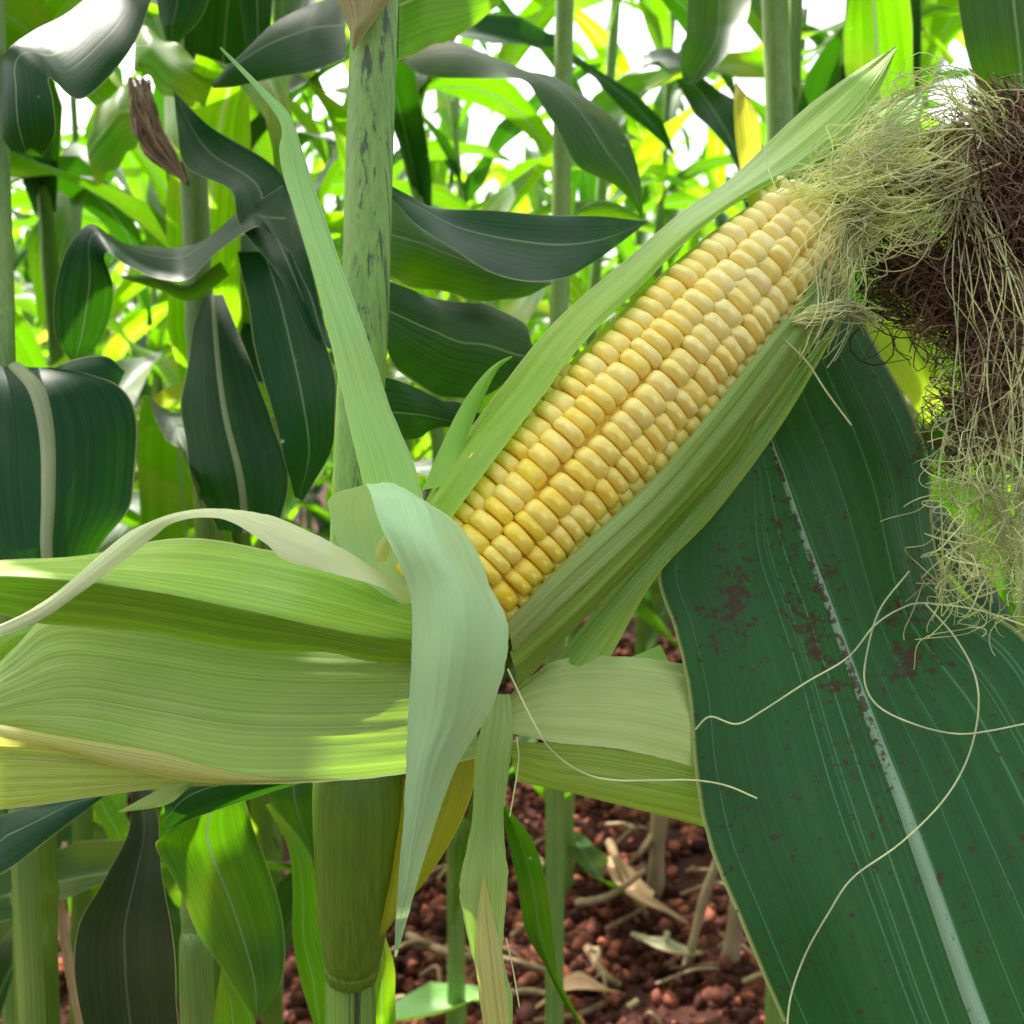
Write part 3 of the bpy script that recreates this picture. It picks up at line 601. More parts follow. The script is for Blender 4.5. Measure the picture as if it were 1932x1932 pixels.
def kernel(center, er, et, ea, w, h, l, seed):
    """pillow: er outward, et around, ea along"""
    r = random.Random(seed); V = []; n1, n2 = 10, 16
    p1, p2 = .80, .52
    sg = lambda x, p: math.copysign(abs(x) ** p, x)
    sk = r.uniform(-.12, .12); dent = r.uniform(-.05, .08)
    for i in range(n1):
        a = -.35 + (math.pi / 2 + .35) * i / (n1 - 1)
        for j in range(n2):
            b = 2 * math.pi * j / n2
            ca = sg(math.cos(a), p1)
            x = sg(math.cos(b), p2) * ca; y = sg(math.sin(b), p2) * ca; z = sg(math.sin(a), .85)
            z -= dent * (1 - x * x) * max(0, z); bow = -.10 * x * x
            V.append(center + et * x * w / 2 + ea * ((y + bow + sk * x) * l / 2) + er * z * h)
    F = gridF(n1, n2, 0, True) + [tuple((n1 - 1) * n2 + j for j in range(n2))]
    return np.array(V), F
NR = 16; rk = random.Random(21); KS = []
pitch0 = .0045
for ri in range(NR):
    a0 = 2 * math.pi * (ri + .32) / NR; t = -.06 + rk.random() * .03
    if math.cos(a0) < -.45: continue
    rw = rk.uniform(.96, 1.04)
    lr = (tocam * math.cos(a0) + sd * math.sin(a0))[0] * 1.0
    while t < .985:
        rr = erad(t); l = pitch0 * (1 - .12 * max(0, t - .6) / .4) * rk.uniform(.84, 1.2) * rw
        a = a0 + .05 * math.sin(t * 6 + ri) + .22 * (t - .5) * .35
        er = tocam * math.cos(a) + sd * math.sin(a); et = -tocam * math.sin(a) + sd * math.cos(a)
        slope = (erad(t + .02) - erad(t - .02)) / (.04 * EL); ea = ax + er * slope; ea /= np.linalg.norm(ea); n_ = er - ax * slope; n_ /= np.linalg.norm(n_)
        ang_ = math.degrees(math.atan2(abs(math.sin(a)), math.cos(a))); left_ = (sd * math.sin(a))[0] < 0
        w = 2 * math.pi * rr / NR * 1.05 * rk.uniform(.92, 1.05)
        c0 = A0 + axis * t + er * (rr - .0040) + ax * 0
        l2 = l
        if t > .8: l2 = l * (1 - .8 * (t - .8)); w *= (1 - .3 * (t - .8))
        hh = .0046 * rk.uniform(.86, 1.12)
        if not (left_ and ang_ > (38 if t < .10 else 46 if t < .16 else 60) and t < .95) and not (not left_ and ang_ > (60 if t < .7 else 66) and t < .86): KS.append((math.cos(a) * rr, kernel(c0, n_, et, ea, w, hh, l2 * 1.08, rk.random()), max(0, min(1, .06 + .74 * t + rk.uniform(-.14, .14))), t, a))
        t += l2 / EL * (1 / max(.55, math.sqrt(1 / (1 + slope * slope))))
vis = sorted([k for k in KS if -.04 < k[3] < .97], key=lambda k: -k[0])
idv = vis[:100]; ids = {id(k) for k in idv}
for k in idv:
    (V, F) = k[1]; build("kernel", V, F, M['kernel'], ear, attr=np.full(len(V), k[2]))
bag = Bag()
for k in KS:
    if id(k) not in ids: bag.add(k[1][0], k[1][1], None, k[2])
tag(bag.build("kernels", M['kernel'], ear), kind='stuff')

def husk(mat, secs, name="husk_leaf", label=None, **kw):
    kw.setdefault('n', 60); kw.setdefault('m', 25)
    V, F, uv = patch(secs, **kw); o = build(name, V, F, M[mat], ear, uv=uv)
    if label: o['label'] = label
    return o
# a sleeve of husk round the ear, following it: angle range per side
def wrap(mat, spec, n=70, m=22, pleat=.0, seed=0, label=None, npl=6):
    """spec rows: (t along ear, radius offset cm, angle from, angle to) in degrees from the camera side; + = right side"""
    rows = cr([list(s) for s in spec], n); V = []; U = []
    for i in range(n):
        t, ro, a1, a2 = rows[i]
        for j in range(m):
            s = j / (m - 1); a = R(a1 + (a2 - a1) * s)
            er = tocam * math.cos(a) - sd * math.sin(a) * SIGN
            pl_ = pleat * (math.sin(s * npl * 6.28 + seed + t * 1.5) + .5 * math.sin(s * npl * 14 + seed))
            V.append(A0 + axis * t + er * (max(.004, float(erad(min(t, .9)))) + ro / 100 + pl_ / 100)); U.append((s, t * EL * 10))
    o = build("husk_leaf", V, gridF(n, m), M[mat], ear, uv=U)
    if label: o['label'] = label
    return o
# which side is the picture's right: sd projected
SIGN = -1 if sd[0] > 0 else 1
# left side sleeve (upper left edge of the ear, running out to the long tip)
husk('husk_green', [
    [(800, 950, 33.6), (815, 965, 30.6), (848, 985, 29.2)],
    [(868, 838, 34.0), (895, 850, 30.8), (935, 866, 29.6)],
    [(950, 728, 34.2), (985, 745, 31.2), (1016, 760, 30.1)],
    [(1052, 606, 34.6), (1080, 628, 31.7), (1102, 650, 30.7)],
    [(1175, 500, 35.2), (1190, 530, 31.9), (1206, 548, 31.1)],
    [(1288, 402, 35.6), (1296, 432, 32.4), (1310, 446, 31.7)],
    [(1380, 340, 36.2), (1398, 362, 33.0), (1412, 372, 32.3)],
    [(1450, 272, 36.6), (1490, 300, 34.2), (1530, 312, 33.6)],
    [(1530, 196, 37.0), (1580, 225, 35.4), (1612, 240, 35.0)],
    [(1612, 135, 37.4), (1640, 160, 36.6), (1658, 172, 36.4)],
    [(1690, 88, 37.4), (1691, 90, 37.2), (1692, 92, 37.2)]], n=110, m=27, pleat=.035, npleat=3, crinkle=.05, seed=1, label="long green husk along the upper left of the kernels")
husk('husk_outer', [[(1390, 365, 36.2), (1405, 382, 35.2)], [(1480, 300, 36.4), (1520, 345, 35.4)], [(1560, 240, 36.8), (1640, 290, 35.8)], [(1650, 190, 37.4), (1730, 235, 36.2)], [(1740, 170, 38), (1745, 172, 38)]], n=40, m=17, pleat=.05, npleat=4, seed=4)
husk('husk_green', [[(796, 925, 32.8), (850, 915, 31.6)], [(835, 835, 33.0), (872, 862, 32.6)], [(870, 765, 33.2), (893, 795, 33.0)], [(905, 715, 33.4), (915, 745, 33.3)], [(935, 686, 33.6), (940, 697, 33.6)], [(966, 671, 33.8), (967, 673, 33.8)]], n=40, m=11, bulge=.1, seed=2)
# right side sleeves
def band(L, C, Rr, dl, dc, dr): return [[(*a, p), (*b, q), (*c_, r)] for a, b, c_, p, q, r in zip(L, C, Rr, dl, dc, dr)]
husk('husk_outer', band([(958, 1172), (1062, 1062), (1232, 904), (1352, 768), (1452, 640), (1510, 570), (1558, 480), (1572, 410)],
                       [(968, 1235), (1090, 1120), (1262, 960), (1390, 810), (1490, 680), (1550, 590), (1596, 490), (1604, 420)],
                       [(975, 1300), (1150, 1115), (1300, 945), (1440, 790), (1530, 660), (1594, 560), (1622, 480), (1626, 420)],
                       [29.4, 29.4, 30.0, 30.5, 31.1, 31.7, 32.6, 33.4], [29.9, 29.9, 30.6, 31.2, 31.9, 32.5, 33.3, 34.0], [32.5, 32.5, 33.4, 34.3, 35.2, 35.6, 36, 36.4]),
     n=90, m=31, pleat=.05, npleat=4, crinkle=.04, seed=5, label="ribbed green husk hugging the lower right of the kernels")
husk('husk_green', band([(962, 1230), (1080, 1130), (1258, 958), (1375, 830), (1420, 768)], [(972, 1262), (1108, 1140), (1270, 975), (1385, 845), (1424, 775)], [(990, 1288), (1140, 1130), (1290, 980), (1400, 860), (1430, 785)],
                        [29.9, 29.9, 30.7, 31.3, 31.8], [30.0, 30.1, 30.9, 31.6, 31.9], [31, 31.4, 32.1, 32.5, 32.5]), n=60, m=19, pleat=.04, npleat=3, seed=6)
husk('husk_outer', band([(1035, 1262), (1160, 1112), (1300, 958), (1420, 810), (1520, 680), (1590, 590)], [(1080, 1262), (1200, 1115), (1330, 965), (1450, 815), (1540, 675), (1600, 585)], [(1150, 1240), (1238, 1085), (1345, 970), (1465, 810), (1556, 660), (1605, 580)],
                        [32.8, 33, 33.8, 34.6, 35.4, 36], [32.2, 32.5, 33.4, 34.3, 35.2, 36], [33.4, 33.6, 34.4, 35.2, 36, 36.6]), n=70, m=19, pleat=.04, npleat=3, seed=7, label="loose outer husk strip under the ear beside the dark leaf")
husk('husk_green', [[(1560, 600, 35.2), (1600, 560, 36)], [(1590, 500, 35.6), (1640, 470, 36.4)], [(1610, 420, 36), (1690, 400, 36.8)], [(1680, 360, 36.6), (1760, 370, 37.2)], [(1830, 345, 37.6), (1832, 347, 37.6)]], n=40, m=15, pleat=.05, npleat=3, seed=9)
# tall strip
husk('husk_pale', E([(700, 1010), (685, 915), (664, 825), (640, 718), (602, 560), (562, 425), (536, 340), (527, 285), (530, 232), (482, 166), (414, 91)],
               [(830, 1040), (800, 945), (780, 870), (738, 772), (700, 658), (655, 530), (618, 428), (590, 350), (548, 222), (492, 160), (417, 88)],
               [31.5, 30.8, 30.2, 29.8, 29.4, 29.4, 29.8, 30.2, 30.6, 31.2, 32], [31.5, 31.2, 31, 30.8, 30.4, 30.4, 30.6, 30.8, 31, 31.4, 32]),
     n=90, m=25, bulge=-.18, crinkle=.05, pleat=.012, seed=3, label="tall pale husk strip standing up in front of the stalk")
# horizontal husks to the left
husk('husk_green', [[(780, 1135, 29.5), (778, 1165, 29.0), (776, 1200, 28.4), (776, 1222, 28.8), (776, 1254, 30.6)],
                    [(700, 1095, 30.4), (690, 1140, 29.4), (680, 1180, 28.2), (680, 1205, 27.9), (680, 1246, 30.2)],
                    [(620, 1052, 31), (600, 1110, 29.6), (580, 1160, 27.9), (580, 1186, 27.6), (580, 1236, 30)],
                    [(480, 1028, 31), (470, 1080, 29.6), (450, 1132, 27.6), (450, 1158, 27.3), (450, 1222, 29.8)],
                    [(340, 1020, 30.8), (320, 1065, 29.4), (300, 1105, 27.4), (300, 1130, 27.2), (300, 1205, 29.8)],
                    [(190, 1036, 30.6), (170, 1062, 29.2), (150, 1086, 27.4), (150, 1108, 27.2), (150, 1182, 29.6)],
                    [(20, 1058, 30.4), (10, 1070, 29.2), (0, 1080, 27.6), (0, 1098, 27.4), (0, 1158, 29.4)],
                    [(-120, 1076, 30.4), (-120, 1080, 29.4), (-120, 1085, 28), (-120, 1096, 27.8), (-120, 1130, 29.4)]],
     n=80, m=41, wave=.10, pleat=.02, npleat=5, crinkle=.05, seed=11, label="folded green husk reaching left with a bright crease")
husk('husk', E([(900, 1200), (775, 1215), (620, 1215), (450, 1200), (260, 1170), (100, 1160), (20, 1230), (-60, 1300), (-160, 1360)], [(900, 1430), (775, 1458), (620, 1475), (450, 1478), (330, 1455), (200, 1420), (90, 1390), (0, 1380), (-120, 1400)],
               [31.6, 31.5, 31.3, 31.2, 31.2, 31.2, 31.2, 31.2, 31.2], [31.2, 30.4, 30, 29.9, 30, 30.2, 30.4, 30.6, 30.6]),
     n=80, m=41, bulge=.35, pleat=.010, npleat=15, crinkle=.06, seed=12, label="broad pale green husk spread out below the folded one")
husk('husk_yellow', E([(560, 1474), (420, 1452), (300, 1418), (180, 1398), (90, 1384), (0, 1366), (-100, 1350)], [(700, 1468), (460, 1478), (350, 1474), (230, 1450), (110, 1418), (0, 1408), (-100, 1405)], 29.6), n=50, m=13, bulge=.18, seed=13, label="narrow yellow fold along the lower edge of the broad husk")
husk('husk_outer', E([(500, 1455), (350, 1430), (200, 1410), (60, 1390), (-80, 1380)], [(500, 1480), (320, 1486), (180, 1502), (60, 1520), (-80, 1535)], [31, 31, 31, 31, 31], [30.6, 31, 31.2, 31.2, 31.2]), n=50, m=25, pleat=.05, npleat=6, bulge=.1, seed=14)
husk('husk', E([(420, 1470), (330, 1478), (280, 1500), (222, 1532)], [(400, 1440), (352, 1490), (310, 1520), (224, 1533)], 30.8), n=24, m=9, bulge=.08, seed=15)
husk('husk_yellow', E([(200, 1165), (90, 1170), (40, 1190), (-40, 1215)], [(130, 1300), (40, 1300), (-10, 1290), (-60, 1300)], 31.9), n=30, m=15, pleat=.04, npleat=5, bulge=.1, seed=16)
husk('husk_green', E([(90, 1178), (40, 1184), (0, 1196), (-60, 1210)], [(60, 1200), (20, 1230), (-20, 1270), (-60, 1290)], 31.6), n=24, m=9, bulge=.1, seed=17)
# thin arching tail
husk('husk_white', E([(790, 1120), (700, 1066), (644, 1034), (600, 1011), (517, 974), (450, 962), (383, 961), (300, 982), (233, 1011), (127, 1101), (60, 1148), (0, 1178), (-60, 1205)], [(770, 1140), (720, 1110), (644, 1087), (590, 1072), (533, 1054), (500, 1024), (420, 980), (330, 985), (262, 1036), (145, 1124), (72, 1172), (0, 1202), (-60, 1222)],
               [28.2, 27.6, 27.4, 27.2, 27.2, 27.2, 27.2, 27.2, 27.2, 27, 26.8, 26.7, 26.6], [27.6, 27, 26.8, 26.7, 26.6, 26.6, 26.6, 26.8, 27, 26.8, 26.7, 26.6, 26.6]), n=90, m=15, bulge=.12, crinkle=.03, seed=18, label="thin whitish husk tail arching over to the left")
# curl at the base: sheet rising, rolling over and hanging down
husk('husk_white', E([(720, 1120), (670, 1080), (640, 1030), (622, 975), (625, 935), (690, 914)], [(800, 1160), (800, 1120), (798, 1070), (790, 1020), (790, 975), (770, 932)], [29.4, 29.6, 29.8, 29.6, 29.0, 28.4], [29.4, 29.6, 29.8, 29.6, 29.0, 28.4]), n=50, m=25, bulge=-.15, crinkle=.04, seed=19, label="broad whitish husk rising at the base of the ear")
husk('husk_white', [[(690, 914, 28.4), (740, 912, 28.6), (790, 940, 29.0)], [(700, 935, 27.5), (790, 945, 27.8), (858, 985, 28.8)], [(715, 985, 27.0), (810, 990, 27.0), (900, 1045, 28.4)], [(742, 1040, 26.8), (830, 1040, 26.5), (924, 1108, 28)],
                    [(768, 1100, 26.8), (860, 1110, 26.2), (948, 1152, 27.6)], [(777, 1150, 26.8), (870, 1180, 26), (959, 1195, 27.4)], [(776, 1245, 26.8), (865, 1260, 26), (952, 1262, 27.2)], [(770, 1350, 26.9), (850, 1350, 26.3), (925, 1345, 27.2)],
                    [(766, 1440, 27), (815, 1440, 26.6), (866, 1440, 27.2)], [(762, 1540, 27.2), (790, 1545, 27), (824, 1550, 27.4)], [(754, 1640, 27.5), (772, 1645, 27.4), (792, 1650, 27.7)], [(747, 1730, 27.9), (757, 1732, 27.9), (768, 1735, 28)], [(744, 1804, 28.2), (746, 1805, 28.2), (748, 1806, 28.2)]],
     n=110, m=31, crinkle=.04, pleat=.008, seed=20, label="whitish husk rolled over and hanging down to a long point")
husk('husk_yellow', E([(706, 1060), (712, 1030), (732, 1002)], [(726, 1062), (742, 1030), (745, 1001)], 27.3), n=16, m=7, bulge=.1, seed=31)
# right lower husks
husk('husk_pale', E([(940, 1330), (985, 1290), (1045, 1248), (1110, 1238), (1200, 1240), (1300, 1256), (1400, 1290), (1500, 1340)], [(940, 1380), (985, 1388), (1050, 1402), (1110, 1408), (1200, 1420), (1305, 1446), (1400, 1480), (1500, 1520)], [32, 32, 32.2, 32.8, 33.4, 34, 35, 36], [31.2, 31, 31, 31.4, 32, 32.8, 34, 35.5]), n=60, m=31, bulge=.35, pleat=.02, npleat=6, crinkle=.05, seed=21, label="pale husk reaching right and tucked behind the dark leaf")
husk('husk', E([(1150, 1250), (1200, 1236), (1245, 1216)], [(1290, 1270), (1270, 1260), (1247, 1219)], 34), n=16, m=9, seed=22)
husk('husk_outer', E([(960, 1400), (1050, 1402), (1150, 1412), (1305, 1440), (1450, 1490)], [(975, 1475), (1060, 1492), (1170, 1520), (1330, 1562), (1480, 1610)], [31.8, 32, 32.4, 33.2, 34.6], [33.5, 33.6, 34, 34.6, 35.6]), n=50, m=25, bulge=.3, pleat=.02, npleat=5, seed=23, label="shaded olive husk under the pale one at right")
# hanging strip in the middle
husk('husk', E([(925, 1310), (908, 1370), (896, 1440), (890, 1550), (870, 1650), (868, 1695), (886, 1785), (905, 1860), (915, 1940), (925, 2050)], [(962, 1310), (968, 1380), (960, 1450), (950, 1560), (958, 1640), (955, 1700), (949, 1800), (966, 1880), (967, 1940), (972, 2050)], [30, 29.6, 29.4, 29.2, 29, 29, 29, 29, 29, 29]), n=80, m=21, bulge=.18, pleat=.03, npleat=4, crinkle=.05, seed=24, label="narrow green husk strip hanging straight down in the middle")
husk('husk_yellow', E([(912, 1648), (902, 1710), (896, 1780), (900, 1850), (912, 1940), (925, 2050)], [(914, 1650), (926, 1710), (942, 1780), (952, 1850), (962, 1940), (968, 2050)], 28.75), n=40, m=9, bulge=.1, crinkle=.03, seed=25)
# shank joining ear and stalk
V, uv = tube(cr([P(700, 1440, 34), P(800, 1330, 33), P(880, 1200, 32.2), P(930, 1080, 31.8)], 24), np.linspace(.011, .019, 24), 16)
build("shank", V, gridF(24, 16, 0, True), M['stalk_olive'], ear, uv=uv)

# ------------------------------------------------------------------ silk
rs = random.Random(77)
def strand(bag, pts, rad, jit=.0, curl=0.0, n=30, k=4, fr=3.0):
    c = cr([P(*p) for p in pts], n); q = rs.uniform(0, 100)
    if curl:
        for i in range(n):
            t = i / (n - 1)
            c[i] += curl * min(1, 2.5 * t) * np.array([noise.noise(Vector((t * fr + q, a * 9.1, q))) for a in range(3)])
    bag.tube(c, rad, k, rs.random())
g = rs.gauss; u_ = rs.uniform
bag = Bag()
for i in range(130):        # pale fan from the tip of the cob to the brown clump
    f = rs.random(); sx, sy = 1500 + 80 * f + g(0, 10), 335 + 80 * f + g(0, 12)
    ey = 215 + 150 * rs.random(); ex = u_(1770, 1870)
    my = sy * .5 + ey * .5 + (24 if f > .5 else -16) + g(0, 14)
    strand(bag, [(sx, sy, 33.9 + g(0, .4)), (1610 + g(0, 15), sy * .75 + ey * .25 + g(-4, 12), 33.3 + g(0, .6)), (1700 + g(0, 20), my, 33 + g(0, .7)), (ex, ey, 33.2 + g(0, .8))], u_(.00016, .0003), curl=.0045)
for i in range(80):        # crossing strands fanning up from the tip
    a = u_(-.15, 1.0); L = u_(120, 290); sx, sy = 1540 + g(0, 30), 375 + g(0, 25)
    strand(bag, [(sx, sy, 33.6), (sx + L * .5 * math.cos(a), sy - L * .5 * math.sin(a) - 8, 32.8 + g(0, .5)), (sx + L * math.cos(a), sy - L * math.sin(a), 32.6 + g(0, .6))], u_(.00011, .0002), curl=.012)
for i in range(34):         # upper flying strands
    h = u_(135, 215)
    strand(bag, [(u_(1560, 1620), u_(260, 330), 34), (u_(1640, 1690), h + 60, 33.5), (u_(1720, 1780), h + 5, 33), (u_(1820, 1860), h + 30, 33), (u_(1880, 1930), h + u_(60, 130), 33)], u_(.00012, .0002), curl=.012)
for i in range(45):         # falling ones over the right edge of the kernels
    x = u_(1570, 1650)
    strand(bag, [(x, u_(370, 430), 33.2), (x + u_(-30, 10), u_(450, 500), 32.6), (x + u_(-60, -10), u_(520, 580), 32.4), (x + u_(-110, -50), u_(580, 680), 32.3)], u_(.00012, .0002), curl=.006)
for i in range(45):         # long arcs under the fan
    ex, ey = u_(1790, 1860), u_(300, 370)
    strand(bag, [(1590 + g(0, 15), 420 + g(0, 15), 33), (1660 + g(0, 15), 440 + g(0, 30), 32.6), (1750, 415 + g(0, 40), 32.4), (ex, ey, 32.6)], u_(.00012, .0002), curl=.008)
for i in range(75):        # fine hairs matted over the tip of the cob
    f = rs.random(); x, y = 1462 + 110 * f + g(0, 8), 352 + 80 * f ** 2 + g(0, 14)
    strand(bag, [(x, y, 31.9 + g(0, .15)), (x + u_(20, 50), y - u_(5, 28), 31.9 + g(0, .2)), (x + u_(70, 110), y + u_(-50, 10), 32.3), (x + u_(130, 210), y - u_(20, 110), 33)], u_(.0001, .00017), curl=.004)
for i in range(22):
    x, y = 1565 + g(0, 22), 430 + g(0, 40)
    strand(bag, [(1600 + g(0, 10), 390 + g(0, 12), 32.4), (x + 25, y, 31.9), (x - 5, y + 60, 31.5), (x - u_(20, 60), y + u_(100, 160), 31.4)], u_(.0001, .00017), curl=.005)
for i in range(30):         # small bundle lying across the husk
    strand(bag, [(1470 + g(0, 8), 615 + g(0, 6), 31.6), (1530 + g(0, 8), 590 + g(0, 7), 31.4), (1600, 583 + g(0, 8), 32), (1650 + g(0, 15), 605 + g(0, 14), 33)], .00017, curl=.003)
for i in range(115):         # pale ends tangled below the clump
    x, y = u_(1790, 1960), u_(760, 1060)
    strand(bag, [(x, y, 33 + g(0, 1.2)), (x + g(0, 25), y + u_(20, 60), 33 + g(0, 1)), (x + g(-10, 40), y + u_(70, 120), 33 + g(0, 1)), (x + g(-10, 60), y + u_(100, 190), 33.5 + g(0, 1))], u_(.00013, .00021), curl=.012)
for i in range(30):
    x, y = u_(1770, 1930), u_(740, 900)
    strand(bag, [(x + 40 * math.cos(a_ * 1.3 + i), y + 40 * math.sin(a_ * 1.3 + i), 32.8 + .2 * a_) for a_ in range(5)], .00016, curl=.006)
for i in range(20):         # long pale ones falling through it
    x = u_(1810, 1940)
    strand(bag, [(u_(1790, 1860), u_(250, 380), 32.6), (x - 20, u_(450, 560), 32.2), (x, u_(650, 750), 32.4), (x + g(-10, 30), u_(850, 1000), 32.6), (x + g(-10, 40), u_(1050, 1170), 33)], u_(.00013, .00022), curl=.012, n=44)
tag(bag.build("silk", M['silk'], ear), kind='stuff')
bag = Bag()
for i in range(170):        # golden heart of the tassel of silk
    f = rs.random(); ey = 225 + 150 * f
    strand(bag, [(1600 + g(0, 12), 375 + 35 * f, 34.2), (1690 + g(0, 15), 300 + 90 * f + g(0, 8), 33.6 + g(0, .4)), (1770 + g(0, 15), 262 + 120 * f + g(0, 8), 33.4 + g(0, .4)), (1830 + g(0, 15), ey + 20, 33.4)], u_(.0002, .0004), curl=.004)
tag(bag.build("golden_silk", M['silk_gold'], ear), kind='stuff')
bag = Bag()
for i in range(480):        # brown hanging mass, strands running down
    x0, y0 = 1790 + 210 * rs.random() ** .8, u_(130, 340) 
    if x0 < 1840: y0 += 50
    L = u_(150, 270)
    strand(bag, [(x0 - 25, y0 + u_(-10, 20), 34 + g(0, .8)), (x0 + u_(0, 40), y0 + L * .25, 34 + g(0, 1.2)), (x0 + g(22, 22), y0 + L * .6, 34 + g(0, 1.2)), (x0 + g(22, 30), y0 + L, 34 + g(0, 1.2))], u_(.00014, .00027), curl=.010, n=32, fr=5)
for i in range(125):        # curly dark part to the left and down
    f = rs.random(); cx, cy = 1665 + 190 * f + g(0, 14), 445 + 50 * f + 110 * rs.random() * (0.5 + f)
    strand(bag, [(cx, cy, 35 + g(0, 1)), (cx + g(10, 30), cy + g(5, 20), 35 + g(0, 1)), (cx + g(20, 40), cy + g(20, 30), 35 + g(0, 1)), (cx + g(20, 45), cy + g(40, 40), 35 + g(0, 1))], u_(.00013, .00022), curl=.022, n=60, fr=8)
for i in range(190):
    cy = u_(500, 850); cx = 1885 + g(0, 26) - (60 if cy > 760 else 0) * rs.random()
    strand(bag, [(cx, cy - 60, 34.5 + g(0, 1)), (cx + g(0, 25), cy + g(0, 20), 34.5 + g(0, 1)), (cx + g(0, 30), cy + g(30, 30), 34.5 + g(0, 1))], u_(.00013, .00022), curl=.020, n=50, fr=8)
tag(bag.build("dried_silk", M['silk_brown'], ear), kind='stuff')

# loose threads
def thread(pts, label, rad=.00028, n=60):
    b = Bag(); c = cr([P(*p) for p in pts], n); b.tube(c, rad, 6, .8)
    return tag(b.build("silk_thread", M['silk']), label, "silk thread", "loose silk threads")
thread([(1715, 1078, 33), (1660, 1150, 32.6), (1636, 1230, 32.4), (1632, 1290, 32.2), (1660, 1335, 32), (1730, 1368, 31.8), (1800, 1384, 31.8), (1860, 1380, 31.8), (1960, 1360, 32)], "pale silk thread curving round like a hook on the big dark leaf")
thread([(1312, 1376, 31.6), (1340, 1352, 31.4), (1390, 1366, 31.4), (1440, 1340, 31.6), (1520, 1288, 32), (1600, 1240, 32.3), (1650, 1180, 32.5), (1700, 1148, 32.8), (1745, 1138, 33), (1850, 1152, 33.2), (1960, 1190, 33.4)], "long pale silk thread running up across the middle of the dark leaf")
thread([(1745, 1138, 32.9), (1800, 1200, 32.4), (1838, 1270, 32), (1846, 1340, 31.6), (1826, 1430, 31.2), (1780, 1510, 31), (1700, 1590, 30.8), (1610, 1655, 30.6), (1565, 1720, 30.6), (1520, 1800, 30.6), (1492, 1880, 30.5), (1484, 1950, 30.5)], "longest silk thread sweeping down the dark leaf to the bottom edge")
thread([(958, 1262, 29), (1000, 1350, 29), (1040, 1415, 29.2), (1100, 1458, 29.6), (1160, 1472, 30), (1240, 1472, 30.2), (1310, 1472, 30.6), (1370, 1482, 31), (1428, 1506, 31.2)], "pale thread sagging from the ear base over the right husk")
thread([(1470, 632, 31.4), (1520, 680, 31.6), (1560, 740, 32), (1606, 802, 32.6)], "straight thread dropping from the husk onto the dark leaf")
thread([(975, 1390, 29.4), (978, 1440, 29.4), (962, 1540, 29.6)], "short thread beside the hanging husk strip", .0002)
thread([(1440, 270, 33), (1450, 320, 32.6), (1466, 360, 32.6)], "short thread at the top edge of the kernels", .0002)
thread([(955, 1770, 29.2), (968, 1830, 29.2), (980, 1900, 29.3)], "thread hanging by the tip of the middle husk strip", .0002)

# ------------------------------------------------------------------ debris on the soil
def gp(x, y, h=.02):
    """point on the soil under photo position x,y"""
    a = P(x, y, 100) - np.array((0, 0, CAM_H)); t = (h - CAM_H) / a[2]; return np.array((0, 0, CAM_H)) + a * t
def stub(x, y, hgt, lean, r, label):
    b = gp(x, y, -.01); b_ = Bag(); c = cr([b, b + np.array((lean * .4, 0, hgt * .5)), b + np.array((lean, 0, hgt))], 14)
    t = np.linspace(0, 1, 14); b_.tube(c, r * (1 + .15 * np.sin(t * 17)), 9, .4)
    tag(b_.build("dry_stalk", M['stalk_dry'], origin=b), label, "dry stalk", "dry stalks on the red soil")
stub(1235, 1700, .34, .02, .014, "upright brown stalk stub left of the dark leaf")
stub(1062, 1690, .38, -.03, .012, "upright dark brown stalk stub near the middle")
stub(1370, 1860, .30, .05, .014, "pale brown stalk stub close beside the big leaf edge")
stub(1290, 1850, .28, .08, .007, "thin leaning dry stem before the stub")
stub(860, 1740, .4, .0, .010, "thin dry stem behind the hanging husk strip")
def straw(pts, r, label, name="straw", mat='straw'):
    b = Bag(); c = cr([gp(x, y, h) for x, y, h in pts], 20); b.tube(c, r * np.linspace(1, .6, 20), 6, rng.random())
    tag(b.build(name, M[mat]), label, "straw", "straw lying on the red soil")
straw([(770, 1765, .03), (850, 1800, .05), (960, 1812, .04), (1060, 1840, .03)], .007, "long grey straw lying low behind the hanging husk")
straw([(1150, 1590, .05), (1180, 1660, .06), (1220, 1730, .03)], .009, "pale curved straw leaning near the stub")
straw([(1090, 1705, .03), (1150, 1690, .06), (1220, 1640, .12)], .008, "bent straw sticking up between two stubs")
straw([(1110, 1790, .02), (1140, 1840, .03), (1170, 1860, .02)], .009, "short thick pale straw on the crumbs")
straw([(900, 1890, .02), (1000, 1870, .03), (1100, 1900, .02)], .006, "dark thin straw near the bottom edge")
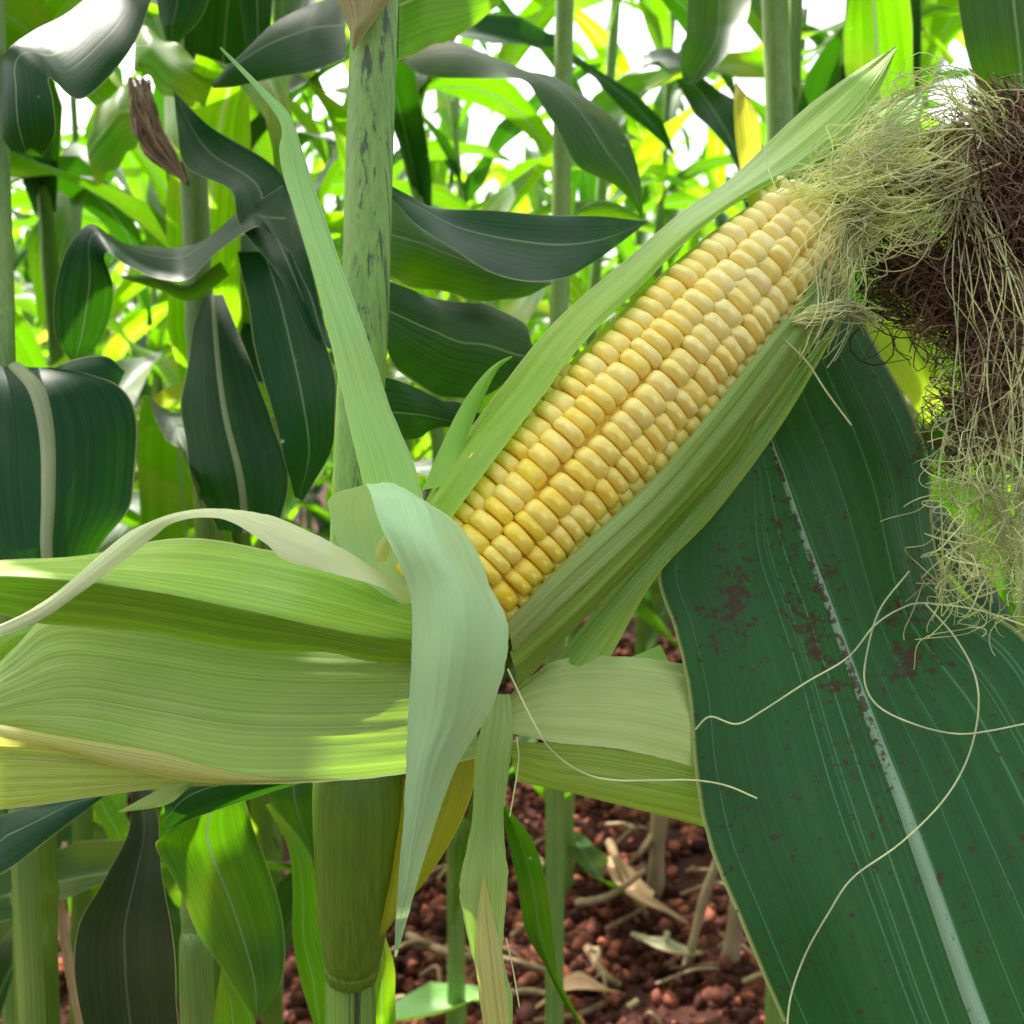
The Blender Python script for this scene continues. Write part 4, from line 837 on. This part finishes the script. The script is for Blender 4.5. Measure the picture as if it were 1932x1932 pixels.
straw([(1240, 1560, .05), (1215, 1600, .1), (1180, 1640, .04)], .007, "short orange tinted straw near the pale husk")
rl = random.Random(8)
for i in range(34):
    x, y = rl.uniform(740, 1500), rl.uniform(1560, 1940); a = rl.uniform(0, 6.28); p = gp(x, y, .025); L = rl.uniform(.03, .12)
    b = Bag(); c = cr([p, p + np.array((math.cos(a) * L * .5, math.sin(a) * L * .5, rl.uniform(.0, .03))), p + np.array((math.cos(a + .4) * L, math.sin(a + .4) * L, .0))], 8)
    b.tube(c, rl.uniform(.002, .005), 5, rl.random())
    tag(b.build("straw", M['straw']), "small broken bit of straw scattered on the soil crumbs", "straw", "scattered straw bits")
def fallen(pts, w, mat, label, seed):
    c = cr([gp(x, y, h) for x, y, h in pts], 24); V = []; U = []
    T = np.gradient(c, axis=0)
    for i in range(24):
        t = i / 23; s_ = np.cross(T[i], (0, 0, 1.0)); s_ /= np.linalg.norm(s_); ww = w * math.sin(math.pi * min(.98, .1 + .88 * t))
        for j in range(7):
            q = j / 6 * 2 - 1; V.append(c[i] + s_ * q * ww / 2 + np.array((0, 0, .25 * ww * q * q + .004 * math.sin(9 * t + seed + q)))); U.append((j / 6, t * 3))
    tag(build("fallen_leaf", V, gridF(24, 7), M[mat], uv=U), label, "fallen leaf", "fallen leaves on the soil")
fallen([(700, 1935, .05), (830, 1900, .09), (960, 1880, .05)], .075, 'husk', "pale green fallen leaf lying at the bottom edge", 1)
fallen([(1150, 1620, .04), (1210, 1700, .07), (1300, 1740, .03)], .05, 'dry', "curled pale dry leaf between the stubs", 2)
fallen([(1330, 1800, .03), (1250, 1790, .06), (1190, 1760, .03)], .05, 'dry', "dry leaf lying before the stub by the dark leaf", 3)
fallen([(1080, 1570, .04), (1120, 1640, .1), (1180, 1690, .05)], .05, 'leaf', "green fallen leaf beyond the upright stubs", 4)
fallen([(1010, 1900, .02), (1100, 1860, .05), (1180, 1880, .02)], .035, 'dry', "narrow brown fallen leaf at the bottom middle", 5)
